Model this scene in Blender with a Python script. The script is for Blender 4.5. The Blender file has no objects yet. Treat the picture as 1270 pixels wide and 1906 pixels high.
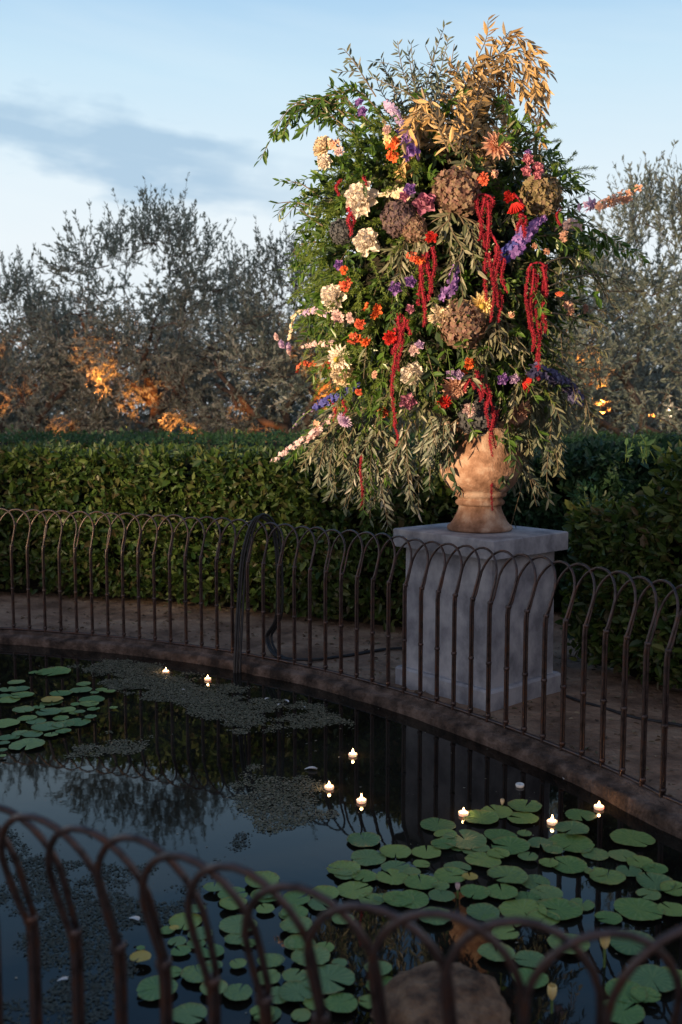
import bpy, math, random
import numpy as np
from mathutils import Vector
rng = np.random.default_rng(7); random.seed(7)
PI = math.pi
sc = bpy.context.scene
col = sc.collection

# ---------------------------------------------------------------- camera
F, HY, CX, CY, HE = 1850.0, 766.0, 635.0, 953.0, 1.62
PITCH = math.atan((CY-HY)/F)
cd = bpy.data.cameras.new('camera'); cam = bpy.data.objects.new('camera', cd); col.objects.link(cam)
cam.location = (0, 0, HE); cam.rotation_euler = (PI/2-PITCH, 0, 0)
cd.sensor_fit = 'VERTICAL'; cd.sensor_height = 36; cd.lens = 36*F/1906; cd.clip_end = 500; cd.clip_start = .05
cd.dof.use_dof = True; cd.dof.focus_distance = 5.35; cd.dof.aperture_fstop = 2.5
sc.camera = cam
sc.view_settings.view_transform = 'Standard'; sc.view_settings.look = 'None'
sc.view_settings.exposure = 0.0; sc.view_settings.gamma = 1

# ---------------------------------------------------------------- world: clear dusk sky with thin streaks of cloud
w = bpy.data.worlds.new('World'); sc.world = w; w.use_nodes = True
nt = w.node_tree; nt.nodes.clear()
def N(t, tree=None, **k):
    n = (tree or nt).nodes.new(t)
    for a, b in k.items(): setattr(n, a, b)
    return n
def mth(op, a, b=None, c=None, clamp=False, tree=None):
    tr = tree or nt
    n = tr.nodes.new('ShaderNodeMath'); n.operation = op; n.use_clamp = clamp
    for i, v in enumerate((a, b, c)):
        if v is None: continue
        if isinstance(v, (int, float)): n.inputs[i].default_value = v
        else: tr.links.new(v, n.inputs[i])
    return n.outputs[0]
def ramp(fac, stops, tree=None):
    tr = tree or nt
    n = tr.nodes.new('ShaderNodeValToRGB'); tr.links.new(fac, n.inputs[0]); e = n.color_ramp.elements
    while len(e) < len(stops): e.new(.5)
    for q, (p, c) in zip(e, stops):
        q.position = p; q.color = (*c, 1) if len(c) == 3 else c
    return n.outputs[0]
def mixc(fac, a, b, tree=None, bt='MIX'):
    tr = tree or nt
    n = tr.nodes.new('ShaderNodeMix'); n.data_type = 'RGBA'; n.blend_type = bt
    for s, v in ((0, fac), (6, a), (7, b)):
        if isinstance(v, (int, float)): n.inputs[s].default_value = v
        elif isinstance(v, tuple): n.inputs[s].default_value = (*v, 1)
        else: tr.links.new(v, n.inputs[s])
    return n.outputs[2]
tc = N('ShaderNodeTexCoord'); sp = N('ShaderNodeSeparateXYZ'); nt.links.new(tc.outputs['Generated'], sp.inputs[0])
X, Y, Z = sp.outputs
el = mth('ARCSINE', Z)
az = mth('ARCTAN2', X, Y)
e01 = mth('MULTIPLY', el, 180/PI/90, clamp=True)
sky = ramp(e01, [(0, (.52, .57, .60)), (.10, (.55, .60, .63)), (.14, (.49, .575, .63)), (.20, (.385, .52, .615)), (.24, (.285, .435, .58)), (.30, (.13, .27, .45)), (.38, (.065, .165, .34)), (1, (.035, .09, .20))])
cb = N('ShaderNodeCombineXYZ'); nt.links.new(mth('MULTIPLY', az, 3.0), cb.inputs[0]); nt.links.new(mth('MULTIPLY', mth('ADD', el, mth('MULTIPLY', az, .14)), 22), cb.inputs[1])
no = N('ShaderNodeTexNoise'); nt.links.new(cb.outputs[0], no.inputs['Vector']); no.inputs['Scale'].default_value = 1.0; no.inputs['Detail'].default_value = 7; no.inputs['Roughness'].default_value = .52
nf = no.outputs['Fac']
nw = N('ShaderNodeTexNoise'); cw = N('ShaderNodeCombineXYZ'); nt.links.new(mth('MULTIPLY', az, 6.0), cw.inputs[0]); nt.links.new(mth('MULTIPLY', el, 14), cw.inputs[1]); nt.links.new(cw.outputs[0], nw.inputs['Vector']); nw.inputs['Scale'].default_value = 1.3; nw.inputs['Detail'].default_value = 5
wave = mth('MULTIPLY', mth('SUBTRACT', nw.outputs['Fac'], .5), .13)
def band(c, wd, tilt):   # gaussian band in elevation (radians), tilted with azimuth
    d = mth('DIVIDE', mth('SUBTRACT', mth('ADD', mth('ADD', el, wave), mth('MULTIPLY', az, tilt)), c), wd)
    return mth('EXPONENT', mth('MULTIPLY', mth('MULTIPLY', d, d), -1))
left = mth('MULTIPLY', mth('SUBTRACT', .02, az), 7, clamp=True)
no2 = N('ShaderNodeTexNoise'); nt.links.new(cb.outputs[0], no2.inputs['Vector']); no2.inputs['Scale'].default_value = 2.4; no2.inputs['Detail'].default_value = 6
dark = mth('MULTIPLY', left, mth('ADD', mth('MULTIPLY', band(.200, .036, .18), 1.7), mth('MULTIPLY_ADD', no2.outputs['Fac'], 1.5, -1.45), clamp=True), clamp=True)
white = mth('MULTIPLY', mth('MULTIPLY', band(.150, .03, .16), left), mth('SUBTRACT', nf, .15), clamp=True)
faint = mth('MULTIPLY', mth('SUBTRACT', nf, .45), .55, clamp=True)
c = mixc(faint, sky, (.56, .62, .65))
c = mixc(mth('MULTIPLY', white, .5), c, (.60, .635, .65))
c = mixc(mth('MULTIPLY', dark, .75), c, (.235, .355, .475))
behind = mth('MULTIPLY_ADD', mth('MULTIPLY_ADD', Y, .5, .5, clamp=True), 0.0, 1.0)
c = mixc(mth('MULTIPLY', mth('SUBTRACT', .25, Y), 1.1, clamp=True), c, mixc(mth('MULTIPLY', e01, 1.6, clamp=True), (.52, .46, .46), (.16, .20, .28)))
bg = N('ShaderNodeBackground'); ou = N('ShaderNodeOutputWorld')
vm = N('ShaderNodeVectorMath', operation='SCALE'); nt.links.new(c, vm.inputs[0]); nt.links.new(behind, vm.inputs[3])
nt.links.new(vm.outputs[0], bg.inputs[0]); bg.inputs[1].default_value = 1.55; nt.links.new(bg.outputs[0], ou.inputs[0])

# ---------------------------------------------------------------- lamps the garden is lit with
def look(o, tgt): o.rotation_euler = (Vector(tgt)-o.location).to_track_quat('-Z', 'Y').to_euler()
def spot(name, loc, tgt, watts, deg, blend, color, size=.06):
    l = bpy.data.lights.new(name, 'SPOT'); l.energy = watts; l.spot_size = math.radians(deg); l.spot_blend = blend; l.color = color; l.shadow_soft_size = size
    o = bpy.data.objects.new(name, l); col.objects.link(o); o.location = loc; look(o, tgt); return o
spot('garden_flood_light', (-4.9, -.4, 1.5), (.45, 5.75, 2.72), 7600, 25, .35, (1, .70, .42), .07)
spot('hedge_flood_light', (-5.0, 2.6, 2.3), (-1.4, 8.3, 1.80), 2300, 36, .9, (1, .78, .42), .08)
# ---------------------------------------------------------------- unprojection of photo pixels onto real planes
cp, sn = math.cos(PITCH), math.sin(PITCH)
def ray(x, y):
    a, b = (x-CX)/F, (CY-y)/F
    return np.array([a, cp+b*sn, b*cp-sn])
def G(x, y, z=0.0):
    r = ray(x, y); t = (z-HE)/r[2]; return np.array([r[0]*t, r[1]*t, z])
def A(x, y, Yd):
    r = ray(x, y); t = Yd/r[1]; return np.array([r[0]*t, Yd, HE+r[2]*t])

# ---------------------------------------------------------------- mesh accumulator
class MB:
    def __init__(s): s.v = []; s.f = []; s.n = 0; s.mi = []
    def add(s, v, f, m=0):
        v = np.asarray(v, float).reshape(-1, 3); f = np.asarray(f, int)
        s.v.append(v); s.f.append(f+s.n); s.mi.append(np.full(len(f), m)); s.n += len(v)
    def mesh(s, name, mats, smooth=False, origin=(0, 0, 0)):
        V = np.concatenate(s.v) - np.asarray(origin, float)
        me = bpy.data.meshes.new(name)
        cnt = np.concatenate([np.full(len(f), f.shape[1]) for f in s.f]); idx = np.concatenate([f.ravel() for f in s.f])
        me.vertices.add(len(V)); me.vertices.foreach_set('co', V.ravel().astype(np.float32))
        me.loops.add(len(idx)); me.loops.foreach_set('vertex_index', idx.astype(np.int32))
        me.polygons.add(len(cnt)); st = np.concatenate([[0], np.cumsum(cnt)[:-1]])
        me.polygons.foreach_set('loop_start', st.astype(np.int32)); me.polygons.foreach_set('loop_total', cnt.astype(np.int32))
        me.polygons.foreach_set('material_index', np.concatenate(s.mi).astype(np.int32))
        me.polygons.foreach_set('use_smooth', np.full(len(cnt), smooth))
        for m in (mats if isinstance(mats, (list, tuple)) else [mats]): me.materials.append(m)
        me.update(calc_edges=True); me.validate(); return me
    def build(s, name, mats, parent=None, smooth=False, origin=None):
        if origin is None: origin = tuple(parent['o']) if parent and 'o' in parent else (0, 0, 0)
        o = bpy.data.objects.new(name, s.mesh(name, mats, smooth, origin)); col.objects.link(o)
        if parent: o.parent = parent
        else: o.location = origin
        return o
ORG = {}
def thing(name, label, cat, loc=(0, 0, 0), group=None):
    o = bpy.data.objects.new(name, None); col.objects.link(o); o.location = loc; o.empty_display_size = .1
    o['label'] = label; o['category'] = cat; ORG[o.name] = tuple(loc)
    if group: o['group'] = group
    return o
def part(name, mb, mats, root, smooth=False, label=None):
    org = ORG[root.name]
    o = bpy.data.objects.new(name, mb.mesh(name, mats, smooth, org)); col.objects.link(o); o.parent = root; ORG[o.name] = org
    if label: o['label'] = label
    return o
def solo(name, mb, mats, label=None, cat=None, group=None, kind=None, origin=(0, 0, 0), smooth=False):
    o = bpy.data.objects.new(name, mb.mesh(name, mats, smooth, origin)); col.objects.link(o); o.location = origin
    if label: o['label'] = label
    if cat: o['category'] = cat
    if group: o['group'] = group
    if kind: o['kind'] = kind
    return o

def norm(a): return a/np.maximum(np.linalg.norm(a, axis=-1, keepdims=True), 1e-9)
def tube(mb, pts, r, k=6, m=0, cap=True):
    P = np.asarray(pts, float); n = len(P); r = np.broadcast_to(np.asarray(r, float), (n,))
    T = norm(np.gradient(P, axis=0)); ref = np.array([0, 0, 1.]) if abs(T[0][2]) < .9 else np.array([1., 0, 0])
    u = norm(np.cross(T[0], ref)); V = []
    a = np.arange(k)*2*PI/k
    for i in range(n):
        u = norm(u-T[i]*np.dot(u, T[i])); v = np.cross(T[i], u)
        V.append(P[i]+r[i]*(np.cos(a)[:, None]*u+np.sin(a)[:, None]*v))
    V = np.concatenate(V); i = np.arange(n-1)[:, None]*k; j = np.arange(k)[None]; j2 = (j+1) % k
    mb.add(V, np.stack([i+j, i+j2, i+k+j2, i+k+j], -1).reshape(-1, 4), m)
    if cap:
        for q, base in ((0, 0), (n-1, (n-1)*k)):
            mb.add(np.vstack([P[q], V[base:base+k]]), [[0, 1+x, 1+(x+1) % k] for x in range(k)], m)
def lathe(mb, c, prof, k=48, m=0):
    a = np.arange(k)*2*PI/k; V = []
    for r, z in prof: V.append(np.stack([c[0]+r*np.cos(a), c[1]+r*np.sin(a), np.full(k, c[2]+z)], -1))
    n = len(prof); i = np.arange(n-1)[:, None]*k; j = np.arange(k)[None]; j2 = (j+1) % k
    mb.add(np.concatenate(V), np.stack([i+j, i+j2, i+k+j2, i+k+j], -1).reshape(-1, 4), m)
def frames(D, Nn):
    D = norm(D); S = norm(np.cross(D, Nn)); Nn = np.cross(S, D); return D, S, Nn
def leaves(mb, P, D, Nn, L, W, m=0, droop=.12, fold=.25):
    """n leaves: base P, direction D, face normal Nn, length L, width W; 6 verts, 2 quads folded at the midrib"""
    P = np.asarray(P, float); n = len(P)
    if n == 0: return
    D, S, Nn = frames(np.asarray(D, float), np.asarray(Nn, float))
    L = np.broadcast_to(L, (n,))[:, None]; W = np.broadcast_to(W, (n,))[:, None]
    f = fold*W*.5
    V = np.stack([P,
                  P+D*L*.30+S*W*.5+Nn*f, P+D*L*.68+S*W*.42+Nn*(f-droop*L*.4), P+D*L-Nn*droop*L,
                  P+D*L*.68-S*W*.42+Nn*(f-droop*L*.4), P+D*L*.30-S*W*.5+Nn*f], 1).reshape(-1, 3)
    b = np.arange(n)[:, None]*6
    mb.add(V, np.concatenate([b+np.array([[0, 1, 2, 3]]), b+np.array([[0, 3, 4, 5]])]), m)
def rdir(n):
    return norm(rng.normal(size=(n, 3)))
def catmull(P, per=12, closed=False):
    P = [np.asarray(p, float) for p in P]; n = len(P); out = []
    for i in range(n if closed else n-1):
        g = (lambda q: P[q % n]) if closed else (lambda q: P[min(max(q, 0), n-1)])
        p0, p1, p2, p3 = g(i-1), g(i), g(i+1), g(i+2)
        for t in np.arange(per)/per:
            out.append(.5*((2*p1)+(-p0+p2)*t+(2*p0-5*p1+4*p2-p3)*t*t+(-p0+3*p1-3*p2+p3)*t**3))
    if not closed: out.append(P[-1])
    return np.array(out)
def resample(P, step, start=0.0):
    d = np.concatenate([[0], np.cumsum(np.linalg.norm(np.diff(P, axis=0), axis=1))])
    s = np.arange(start, d[-1], step)
    return np.stack([np.interp(s, d, P[:, k]) for k in range(P.shape[1])], -1)

# ---------------------------------------------------------------- materials
def mat(name): 
    m = bpy.data.materials.new(name); m.use_nodes = True; m.node_tree.nodes.clear(); return m, m.node_tree
def finish(t, shader):
    o = t.nodes.new('ShaderNodeOutputMaterial'); t.links.new(shader, o.inputs[0])
def pbr(t, color, rough=.6, spec=.5, metal=0.0, bump=None, coat=0):
    p = t.nodes.new('ShaderNodeBsdfPrincipled')
    for k, v in (('Base Color', color), ('Roughness', rough), ('Specular IOR Level', spec), ('Metallic', metal), ('Coat Weight', coat)):
        if isinstance(v, tuple): p.inputs[k].default_value = (*v, 1)
        elif isinstance(v, (int, float)): p.inputs[k].default_value = v
        else: t.links.new(v, p.inputs[k])
    if bump is not None: t.links.new(bump, p.inputs['Normal'])
    return p
def noise(t, scale, detail=4, rough=.55, vec=None, coord='Object'):
    c_ = t.nodes.new('ShaderNodeTexCoord'); n = t.nodes.new('ShaderNodeTexNoise')
    n.inputs['Scale'].default_value = scale; n.inputs['Detail'].default_value = detail; n.inputs['Roughness'].default_value = rough
    if vec is None: t.links.new(c_.outputs[coord], n.inputs['Vector'])
    else:
        mp = t.nodes.new('ShaderNodeMapping'); mp.inputs['Scale'].default_value = vec
        t.links.new(c_.outputs[coord], mp.inputs[0]); t.links.new(mp.outputs[0], n.inputs['Vector'])
    return n.outputs['Fac']
def bumpn(t, h, strength, dist=.01):
    b = t.nodes.new('ShaderNodeBump'); b.inputs['Strength'].default_value = strength; b.inputs['Distance'].default_value = dist
    t.links.new(h, b.inputs['Height']); return b.outputs[0]
def leaf_mat(name, cols, rough=.5, trans=.3, tcol=None, spec=.4):
    m, t = mat(name); g = t.nodes.new('ShaderNodeNewGeometry')
    n = len(cols); cr = ramp(g.outputs['Random Per Island'], [(i/max(1, n-1), c_) for i, c_ in enumerate(cols)], t)
    p = pbr(t, cr, rough, spec); tr = t.nodes.new('ShaderNodeBsdfTranslucent')
    if tcol: t.links.new(mixc(.5, cr, tcol, t), tr.inputs[0])
    else: t.links.new(cr, tr.inputs[0])
    mx = t.nodes.new('ShaderNodeMixShader'); mx.inputs[0].default_value = trans
    t.links.new(p.outputs[0], mx.inputs[1]); t.links.new(tr.outputs[0], mx.inputs[2]); finish(t, mx.outputs[0]); return m
def rough_mat(name, cols, scale=8, rough=.8, bs=.4, bd=.01, vec=None, spec=.3, detail=6, metal=0):
    m, t = mat(name); f = noise(t, scale, detail, .6, vec)
    n = len(cols); cr = ramp(f, [(.36+.28*i/max(1, n-1), c_) for i, c_ in enumerate(cols)], t)
    f2 = noise(t, scale*5, 5, .6, vec)
    finish(t, pbr(t, cr, rough, spec, metal, bumpn(t, f2, bs, bd)).outputs[0]); return m
M = {}
M['olive_leaf'] = leaf_mat('olive_tree_leaf', [(.16, .20, .15), (.25, .30, .235), (.38, .42, .36), (.22, .24, .18)], .6, .4)
M['bark'] = rough_mat('olive_bark', [(.06, .045, .035), (.13, .10, .08)], 10, .9, .7, .02)
M['hedge'] = leaf_mat('hedge_leaf', [(.018, .045, .012), (.045, .09, .018), (.10, .15, .03), (.025, .06, .015), (.06, .095, .02), (.10, .07, .035), (.17, .22, .06), (.022, .055, .022)], .42, .2, (.2, .25, .02))
M['hedge2'] = leaf_mat('rear_hedge_leaf', [(.04, .10, .045), (.07, .15, .06), (.05, .12, .04)], .6, .3)
M['shrub'] = leaf_mat('dark_shrub_leaf', [(.015, .045, .025), (.03, .08, .035), (.05, .10, .045)], .45, .2)
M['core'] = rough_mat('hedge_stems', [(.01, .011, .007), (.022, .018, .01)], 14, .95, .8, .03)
M['iron'] = rough_mat('rusty_brown_iron', [(.035, .022, .020), (.075, .052, .050), (.09, .042, .028)], 25, .36, .5, .002, spec=.6, metal=.55)
M['stone'] = rough_mat('weathered_pedestal_stone', [(.19, .19, .215), (.31, .31, .34), (.44, .435, .46)], 7, .92, .8, .006, vec=(1, 1, .8), detail=12)
M['kerb'] = rough_mat('weathered_kerb_stone', [(.03, .020, .016), (.095, .064, .050), (.19, .135, .11)], 9, .9, 1, .03)
M['urn'] = rough_mat('terracotta', [(.17, .09, .055), (.31, .18, .12), (.46, .33, .25)], 9, .9, 1, .01)
M['soil'] = rough_mat('bare_soil', [(.14, .085, .058), (.27, .17, .115), (.38, .26, .18)], 3, .95, 1, .03, detail=10)
M['litter'] = leaf_mat('dry_leaf', [(.10, .06, .035), (.18, .12, .07), (.06, .04, .03), (.30, .24, .16), (.05, .07, .03)], .8, .1)
M['rock'] = rough_mat('brown_rock', [(.06, .033, .02), (.17, .095, .055), (.28, .17, .10)], 14, .85, 1, .02)
M['cable'] = rough_mat('black_rubber', [(.02, .02, .022), (.035, .035, .038)], 20, .5, .1, .002)
M['white_petal'] = leaf_mat('white_petal', [(.62, .62, .60), (.75, .72, .70)], .6, .2)
M['algae'] = leaf_mat('algae', [(.09, .085, .055), (.17, .155, .105), (.11, .115, .07), (.24, .215, .16)], .7, .05, spec=.15)
M['stem'] = rough_mat('twig', [(.10, .075, .045), (.18, .14, .09)], 20, .8, .3, .002)
M['green_stem'] = rough_mat('green_stem', [(.07, .12, .03), (.14, .20, .06)], 20, .6, .2, .002)
M['algae2'] = leaf_mat('submerged_weed', [(.035, .04, .032), (.06, .065, .052), (.045, .055, .042)], .6, .05, spec=.3)
M['pad'] = None

# water: murky, still
m, t = mat('pond_water')
f = noise(t, 1.6, 5, .55)
cr = ramp(f, [(.40, (.006, .005, .004)), (.62, (.014, .014, .011))], t)
bf = noise(t, 9, 3, .5)
finish(t, pbr(t, cr, .025, .5, 0, bumpn(t, bf, .05, .004)).outputs[0]); M['water'] = m
for nd in t.nodes:
    if nd.type == 'BSDF_PRINCIPLED': nd.inputs['IOR'].default_value = 1.33

# ---------------------------------------------------------------- pond outline, ground, kerb, water
WZ = -.06
far_px = [(26, 1180), (153, 1184.5), (297, 1200.7), (383, 1214.5), (467.7, 1228.4), (550, 1245), (634, 1265), (722, 1289), (781, 1306), (843, 1326), (906, 1346.6), (973, 1375), (1043, 1403), (1113, 1436), (1188.6, 1472), (1226, 1489)]
far_pts = [G(*p)[:2] for p in far_px]
near_top_px = [(7, 1500), (104, 1524), (200, 1551), (310, 1583), (443, 1614), (570, 1652), (722, 1690), (884, 1716), (1050, 1717), (1251, 1740)]
near_pts = []
for p in near_top_px:
    g = G(p[0], p[1], .904)[:2]; near_pts.append(g+np.array([.022, .085]))
def smooth_line(pts, deg=3):
    P = np.array(pts); tt = np.linspace(0, 1, len(P)); s_ = np.linspace(0, 1, 60)
    return np.stack([np.polyval(np.polyfit(tt, P[:, k], deg), s_) for k in (0, 1)], -1)
far_s = smooth_line(far_pts, 4)
near_s = smooth_line(near_pts, 3)
left_c = [(-3.5, 7.30), (-4.7, 6.9), (-5.3, 5.9), (-4.9, 4.6), (-3.6, 3.4), (-2.2, 2.62), (-1.2, 2.15)]
right_c = [(1.15, 1.66), (1.6, 2.15), (1.72, 2.9), (1.60, 3.5)]
outline = catmull([far_s[0], *left_c, *near_s[::9], *right_c, *far_s[::-1][::8]][:-1] if False else [*[far_s[i] for i in (0,)], *left_c, *[near_s[i] for i in (0, 12, 24, 36, 48, 59)], *right_c, *[far_s[i] for i in (59, 51, 43, 35, 27, 19, 10)]], 16, True)
O2 = resample(np.vstack([outline, outline[:1]]), .06)
if np.linalg.norm(O2[-1]-O2[0]) < .03: O2 = O2[:-1]
n = len(O2)
T2 = norm(np.roll(O2, -1, 0)-np.roll(O2, 1, 0)); cen = O2.mean(0)
Nout = np.stack([T2[:, 1], -T2[:, 0]], -1)
if np.mean(np.sum(Nout*(O2-cen), 1)) < 0: Nout = -Nout
def outn(p):
    i = np.argmin(np.sum((O2-np.asarray(p)[:2])**2, 1)); return Nout[i]
# ground sheet with the pond cut out
mb = MB(); rings = [(O2+Nout*-.02)]
for k in (.15, .4, .8, 1.5, 3, 6): rings.append(O2+norm(O2-cen)*k+Nout*.0)
for R in (25, 60, 200, 450): rings.append(cen+norm(O2-cen)*R)
V = []
for q, r_ in enumerate(rings):
    z = np.zeros(len(r_))
    if 1 <= q <= 6: z = rng.normal(size=len(r_))*.004
    V.append(np.column_stack([r_, z]))
i = np.arange(len(rings)-1)[:, None]*n; j = np.arange(n)[None]; j2 = (j+1) % n
mb.add(np.concatenate(V), np.stack([i+j, i+j2, i+n+j2, i+n+j], -1).reshape(-1, 4))
solo('ground', mb, M['soil'], kind='structure', smooth=True)
# kerb: a swept stone band with joints
prof = [(.03, -.02), (.03, .018), (.015, .028), (-.030, .020), (-.034, .006), (-.075, .003), (-.095, -.003), (-.102, -.012), (-.104, -.04), (-.09, -.3)]
mb = MB(); V = []
jit = np.cumsum(rng.normal(size=n))*0
s_ = np.arange(n)*.06
for a, z in prof:
    wob = (np.sin(s_*3.1)+np.sin(s_*7.7+1)*.6+rng.normal(size=n)*.5)*.0035-.010*((s_ % .84) < .059)
    V.append(np.column_stack([O2+Nout*(a+wob)[:, None], z+wob*.6]))
V = np.concatenate(V); i = np.arange(len(prof)-1)[:, None]*n
mb.add(V, np.stack([i+j, i+j2, i+n+j2, i+n+j], -1).reshape(-1, 4))
o = solo('kerb', mb, M['kerb'], kind='structure', smooth=True)
mb = MB(); mb.add(np.column_stack([np.vstack([cen, O2-Nout*.03]), np.full(n+1, WZ)]), [[0, 1+k, 1+(k+1) % n] for k in range(n)])
solo('water', mb, M['water'], kind='structure')

# ---------------------------------------------------------------- hoop fences
def fence(curve, step, label, start, H=.904):
    P = resample(curve, step, start)
    root = thing('hoop_fence', label, 'fence', (float(P[len(P)//2][0]), float(P[len(P)//2][1]), 0))
    mb = MB(); tube(mb, [(p[0], p[1], .032) for p in P], .009, 6); 
    part('bottom_rail', mb, M['iron'], root, True)
    for i in range(len(P)-2):
        a, b = P[i], P[i+2]
        tt = norm(b-a); nn = outn((a+b)/2); tt3 = np.array([*tt, 0]); nn3 = np.array([*nn, 0])
        lean = rng.normal()*.006; tw = rng.normal()*.004; hh = rng.normal()*.005
        hw = np.linalg.norm(b-a)/2; mid = np.array([*(a+b)/2, 0]); pts = []
        def off(z):  # outward lean above the upper collar
            u = max(0, (z-.63)/.27); return .088*min(1, u)**.95+lean*u
        for z in (0, .2, .4, .6, .64, .67, .71, .75): pts.append((-hw-.004*max(0, (z-.64)/.11), z, -.008))
        for q in np.linspace(PI, 0, 15)[1:-1]:
            pts.append((math.cos(q)*(hw+.006), .755+math.sin(q)*(H+hh-.755), -.008*math.cos(PI-q)))
        for z in (.75, .71, .67, .64, .6, .4, .2, 0): pts.append((hw+.004*max(0, (z-.64)/.11), z, .008))
        W3 = [mid+tt3*(x+(tw if z > .65 else 0))+nn3*(off(z)-y_*1.0)+np.array([0, 0, z]) for x, z, y_ in pts]
        W3 = np.array(W3)
        mb = MB(); tube(mb, W3, .0068, 7)
        for z in (.055, .33, .645):
            for sgn, yy in ((1, .008),):
                cpt = mid+tt3*hw*sgn+nn3*(off(z)-yy*0)
                tube(mb, [cpt+np.array([0, 0, z-.009]), cpt+np.array([0, 0, z-.006]), cpt+np.array([0, 0, z+.006]), cpt+np.array([0, 0, z+.009])], [.012, .0155, .0155, .012], 8)
        part('hoop', mb, M['iron'], root, True)
    return root
fline = np.vstack([catmull([(-4.3, 7.12), (-3.5, 7.30), far_s[0]], 10)[:-1], far_s, catmull([far_s[-1], (1.60, 3.5), (1.72, 2.9), (1.66, 2.3)], 10)[1:]])
d0 = np.linalg.norm(np.diff(fline[:20], axis=0), axis=1).sum()  # distance to far_s[0]
idx = 20
s0 = np.concatenate([[0], np.cumsum(np.linalg.norm(np.diff(fline, axis=0), axis=1))])
st = s0[np.argmin(np.sum((fline-far_pts[0])**2, 1))] % .131
fence(fline, .131, 'rusty iron hoop-topped fence along the far side of the pond in front of the pedestal', st)
nline = np.vstack([catmull([(-1.9, 2.48), (-1.2, 2.15), near_s[0]], 10)[:-1], near_s, catmull([near_s[-1], (1.15, 1.66), (1.45, 1.95)], 10)[1:]])
fence(nline, .108, 'blurred dark iron hoop-topped fence in the foreground close to the camera', .05)

# ---------------------------------------------------------------- pedestal
FC = G(912, 1325)[:2]; ang = math.radians(40.5)
rd = np.array([math.cos(ang), math.sin(ang)]); ld = np.array([-math.sin(ang), math.cos(ang)])
LR, LL = .64, .75
pc = FC+rd*LR/2+ld*LL/2
ped = thing('stone_pedestal', 'tall grey weathered stone pedestal with slab top under the terracotta urn', 'pedestal', (pc[0], pc[1], 0))
def block(name, ins, z0, z1, bev=.006, mt=M['stone'], root=ped, taper=0):
    mb = MB(); K = []
    for z, i_ in ((z0, ins), (z0+bev, ins-bev*0), (z1-bev, ins+taper), (z1, ins+bev+taper)):
        a, b = LR/2-i_, LL/2-i_; ch = .008
        for sx, sy, first in ((-1, -1, 0), (1, -1, 1), (1, 1, 0), (-1, 1, 1)):
            q = [(sx*(a-ch), sy*b), (sx*a, sy*(b-ch))]
            if first == 0: q = q[::-1]
            for x, y in q:
                p = pc+rd*x+ld*y; K.append((p[0], p[1], z))
    f_ = []
    for l in range(3):
        for q in range(8): f_.append([l*8+q, l*8+(q+1) % 8, (l+1)*8+(q+1) % 8, (l+1)*8+q])
    mb.add(K, f_)
    top = [K[24+q] for q in range(8)]; cz = np.mean(top, 0)
    mb.add(np.vstack([cz, top]), [[0, 1+q, 1+(q+1) % 8] for q in range(8)])
    bot = [K[q] for q in range(8)]; cz = np.mean(bot, 0)
    mb.add(np.vstack([cz, bot]), [[0, 1+(q+1) % 8, 1+q] for q in range(8)])
    return part(name, mb, mt, root)
block('plinth', .0, -.02, .108, .012)
block('shaft', .038, .108, .832, .004, taper=.004)
block('slab', -.012, .832, .935, .006)

# ---------------------------------------------------------------- terracotta urn
uc = np.array([pc[0]-.0, pc[1], .935])
urn = thing('terracotta_urn', 'round terracotta urn on top of the pedestal holding the flower arrangement', 'urn', tuple(uc))
mb = MB(); lathe(mb, uc, [(.0, 0.0), (.175, 0), (.187, .006), (.190, .016), (.186, .028), (.172, .034), (.168, .042), (.160, .050), (.146, .078), (.132, .105), (.124, .130), (.122, .145)])
part('foot', mb, M['urn'], urn, True)
mb = MB(); lathe(mb, uc, [(.122, .145), (.134, .149), (.142, .158), (.142, .168), (.134, .177), (.128, .182), (.131, .192), (.150, .200), (.154, .212), (.150, .222), (.168, .235), (.194, .262), (.218, .30), (.234, .34), (.238, .385), (.232, .43), (.218, .49), (.206, .55), (.203, .585), (.225, .60), (.232, .615), (.226, .63), (.20, .632), (.185, .60), (.18, .5), (0, .48)])
part('bowl', mb, M['urn'], urn, True)

# ================================================================ the flower arrangement
BC = np.array([.56, 5.62, 2.42]); BR = np.array([.71, .60, .84])
arr = thing('flower_arrangement', 'towering arrangement of mixed flowers, olive branches and red amaranth tassels rising from the terracotta urn', 'flower arrangement', (float(uc[0]), float(uc[1]), 1.55))
def S(x, y, k=1.0):
    """point where the sight line of a photo pixel meets the bouquet's rounded front (or its middle plane when it misses)"""
    r = ray(x, y); o_ = np.array([0, 0, HE]); q = (o_-BC)/(BR*k); d = r/(BR*k)
    a, b, c_ = d@d, 2*q@d, q@q-1; D_ = b*b-4*a*c_
    if D_ > 0:
        t_ = (-b-math.sqrt(D_))/(2*a); p = o_+r*t_
    else: p = A(x, y, BC[1]-.05)
    nrm = norm((p-BC)/(BR**2)*.6+np.array([0, -.35, .05])); return p, nrm
PX = .00300  # metres per photo pixel at the bouquet
def fl_mat(name, cols, rough=.6, trans=.3, sc_=30):
    m, t = mat(name); g = t.nodes.new('ShaderNodeNewGeometry')
    nz = noise(t, sc_, 3, .5); a = mth('MULTIPLY_ADD', g.outputs['Random Per Island'], .6, mth('MULTIPLY', nz, .4, tree=t), tree=t)
    n_ = len(cols); cr = ramp(a, [(.12+.76*i/max(1, n_-1), c_) for i, c_ in enumerate(cols)], t)
    p = pbr(t, cr, rough, .25); tr = t.nodes.new('ShaderNodeBsdfTranslucent'); t.links.new(cr, tr.inputs[0])
    mx = t.nodes.new('ShaderNodeMixShader'); mx.inputs[0].default_value = trans
    t.links.new(p.outputs[0], mx.inputs[1]); t.links.new(tr.outputs[0], mx.inputs[2]); finish(t, mx.outputs[0]); return m
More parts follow.
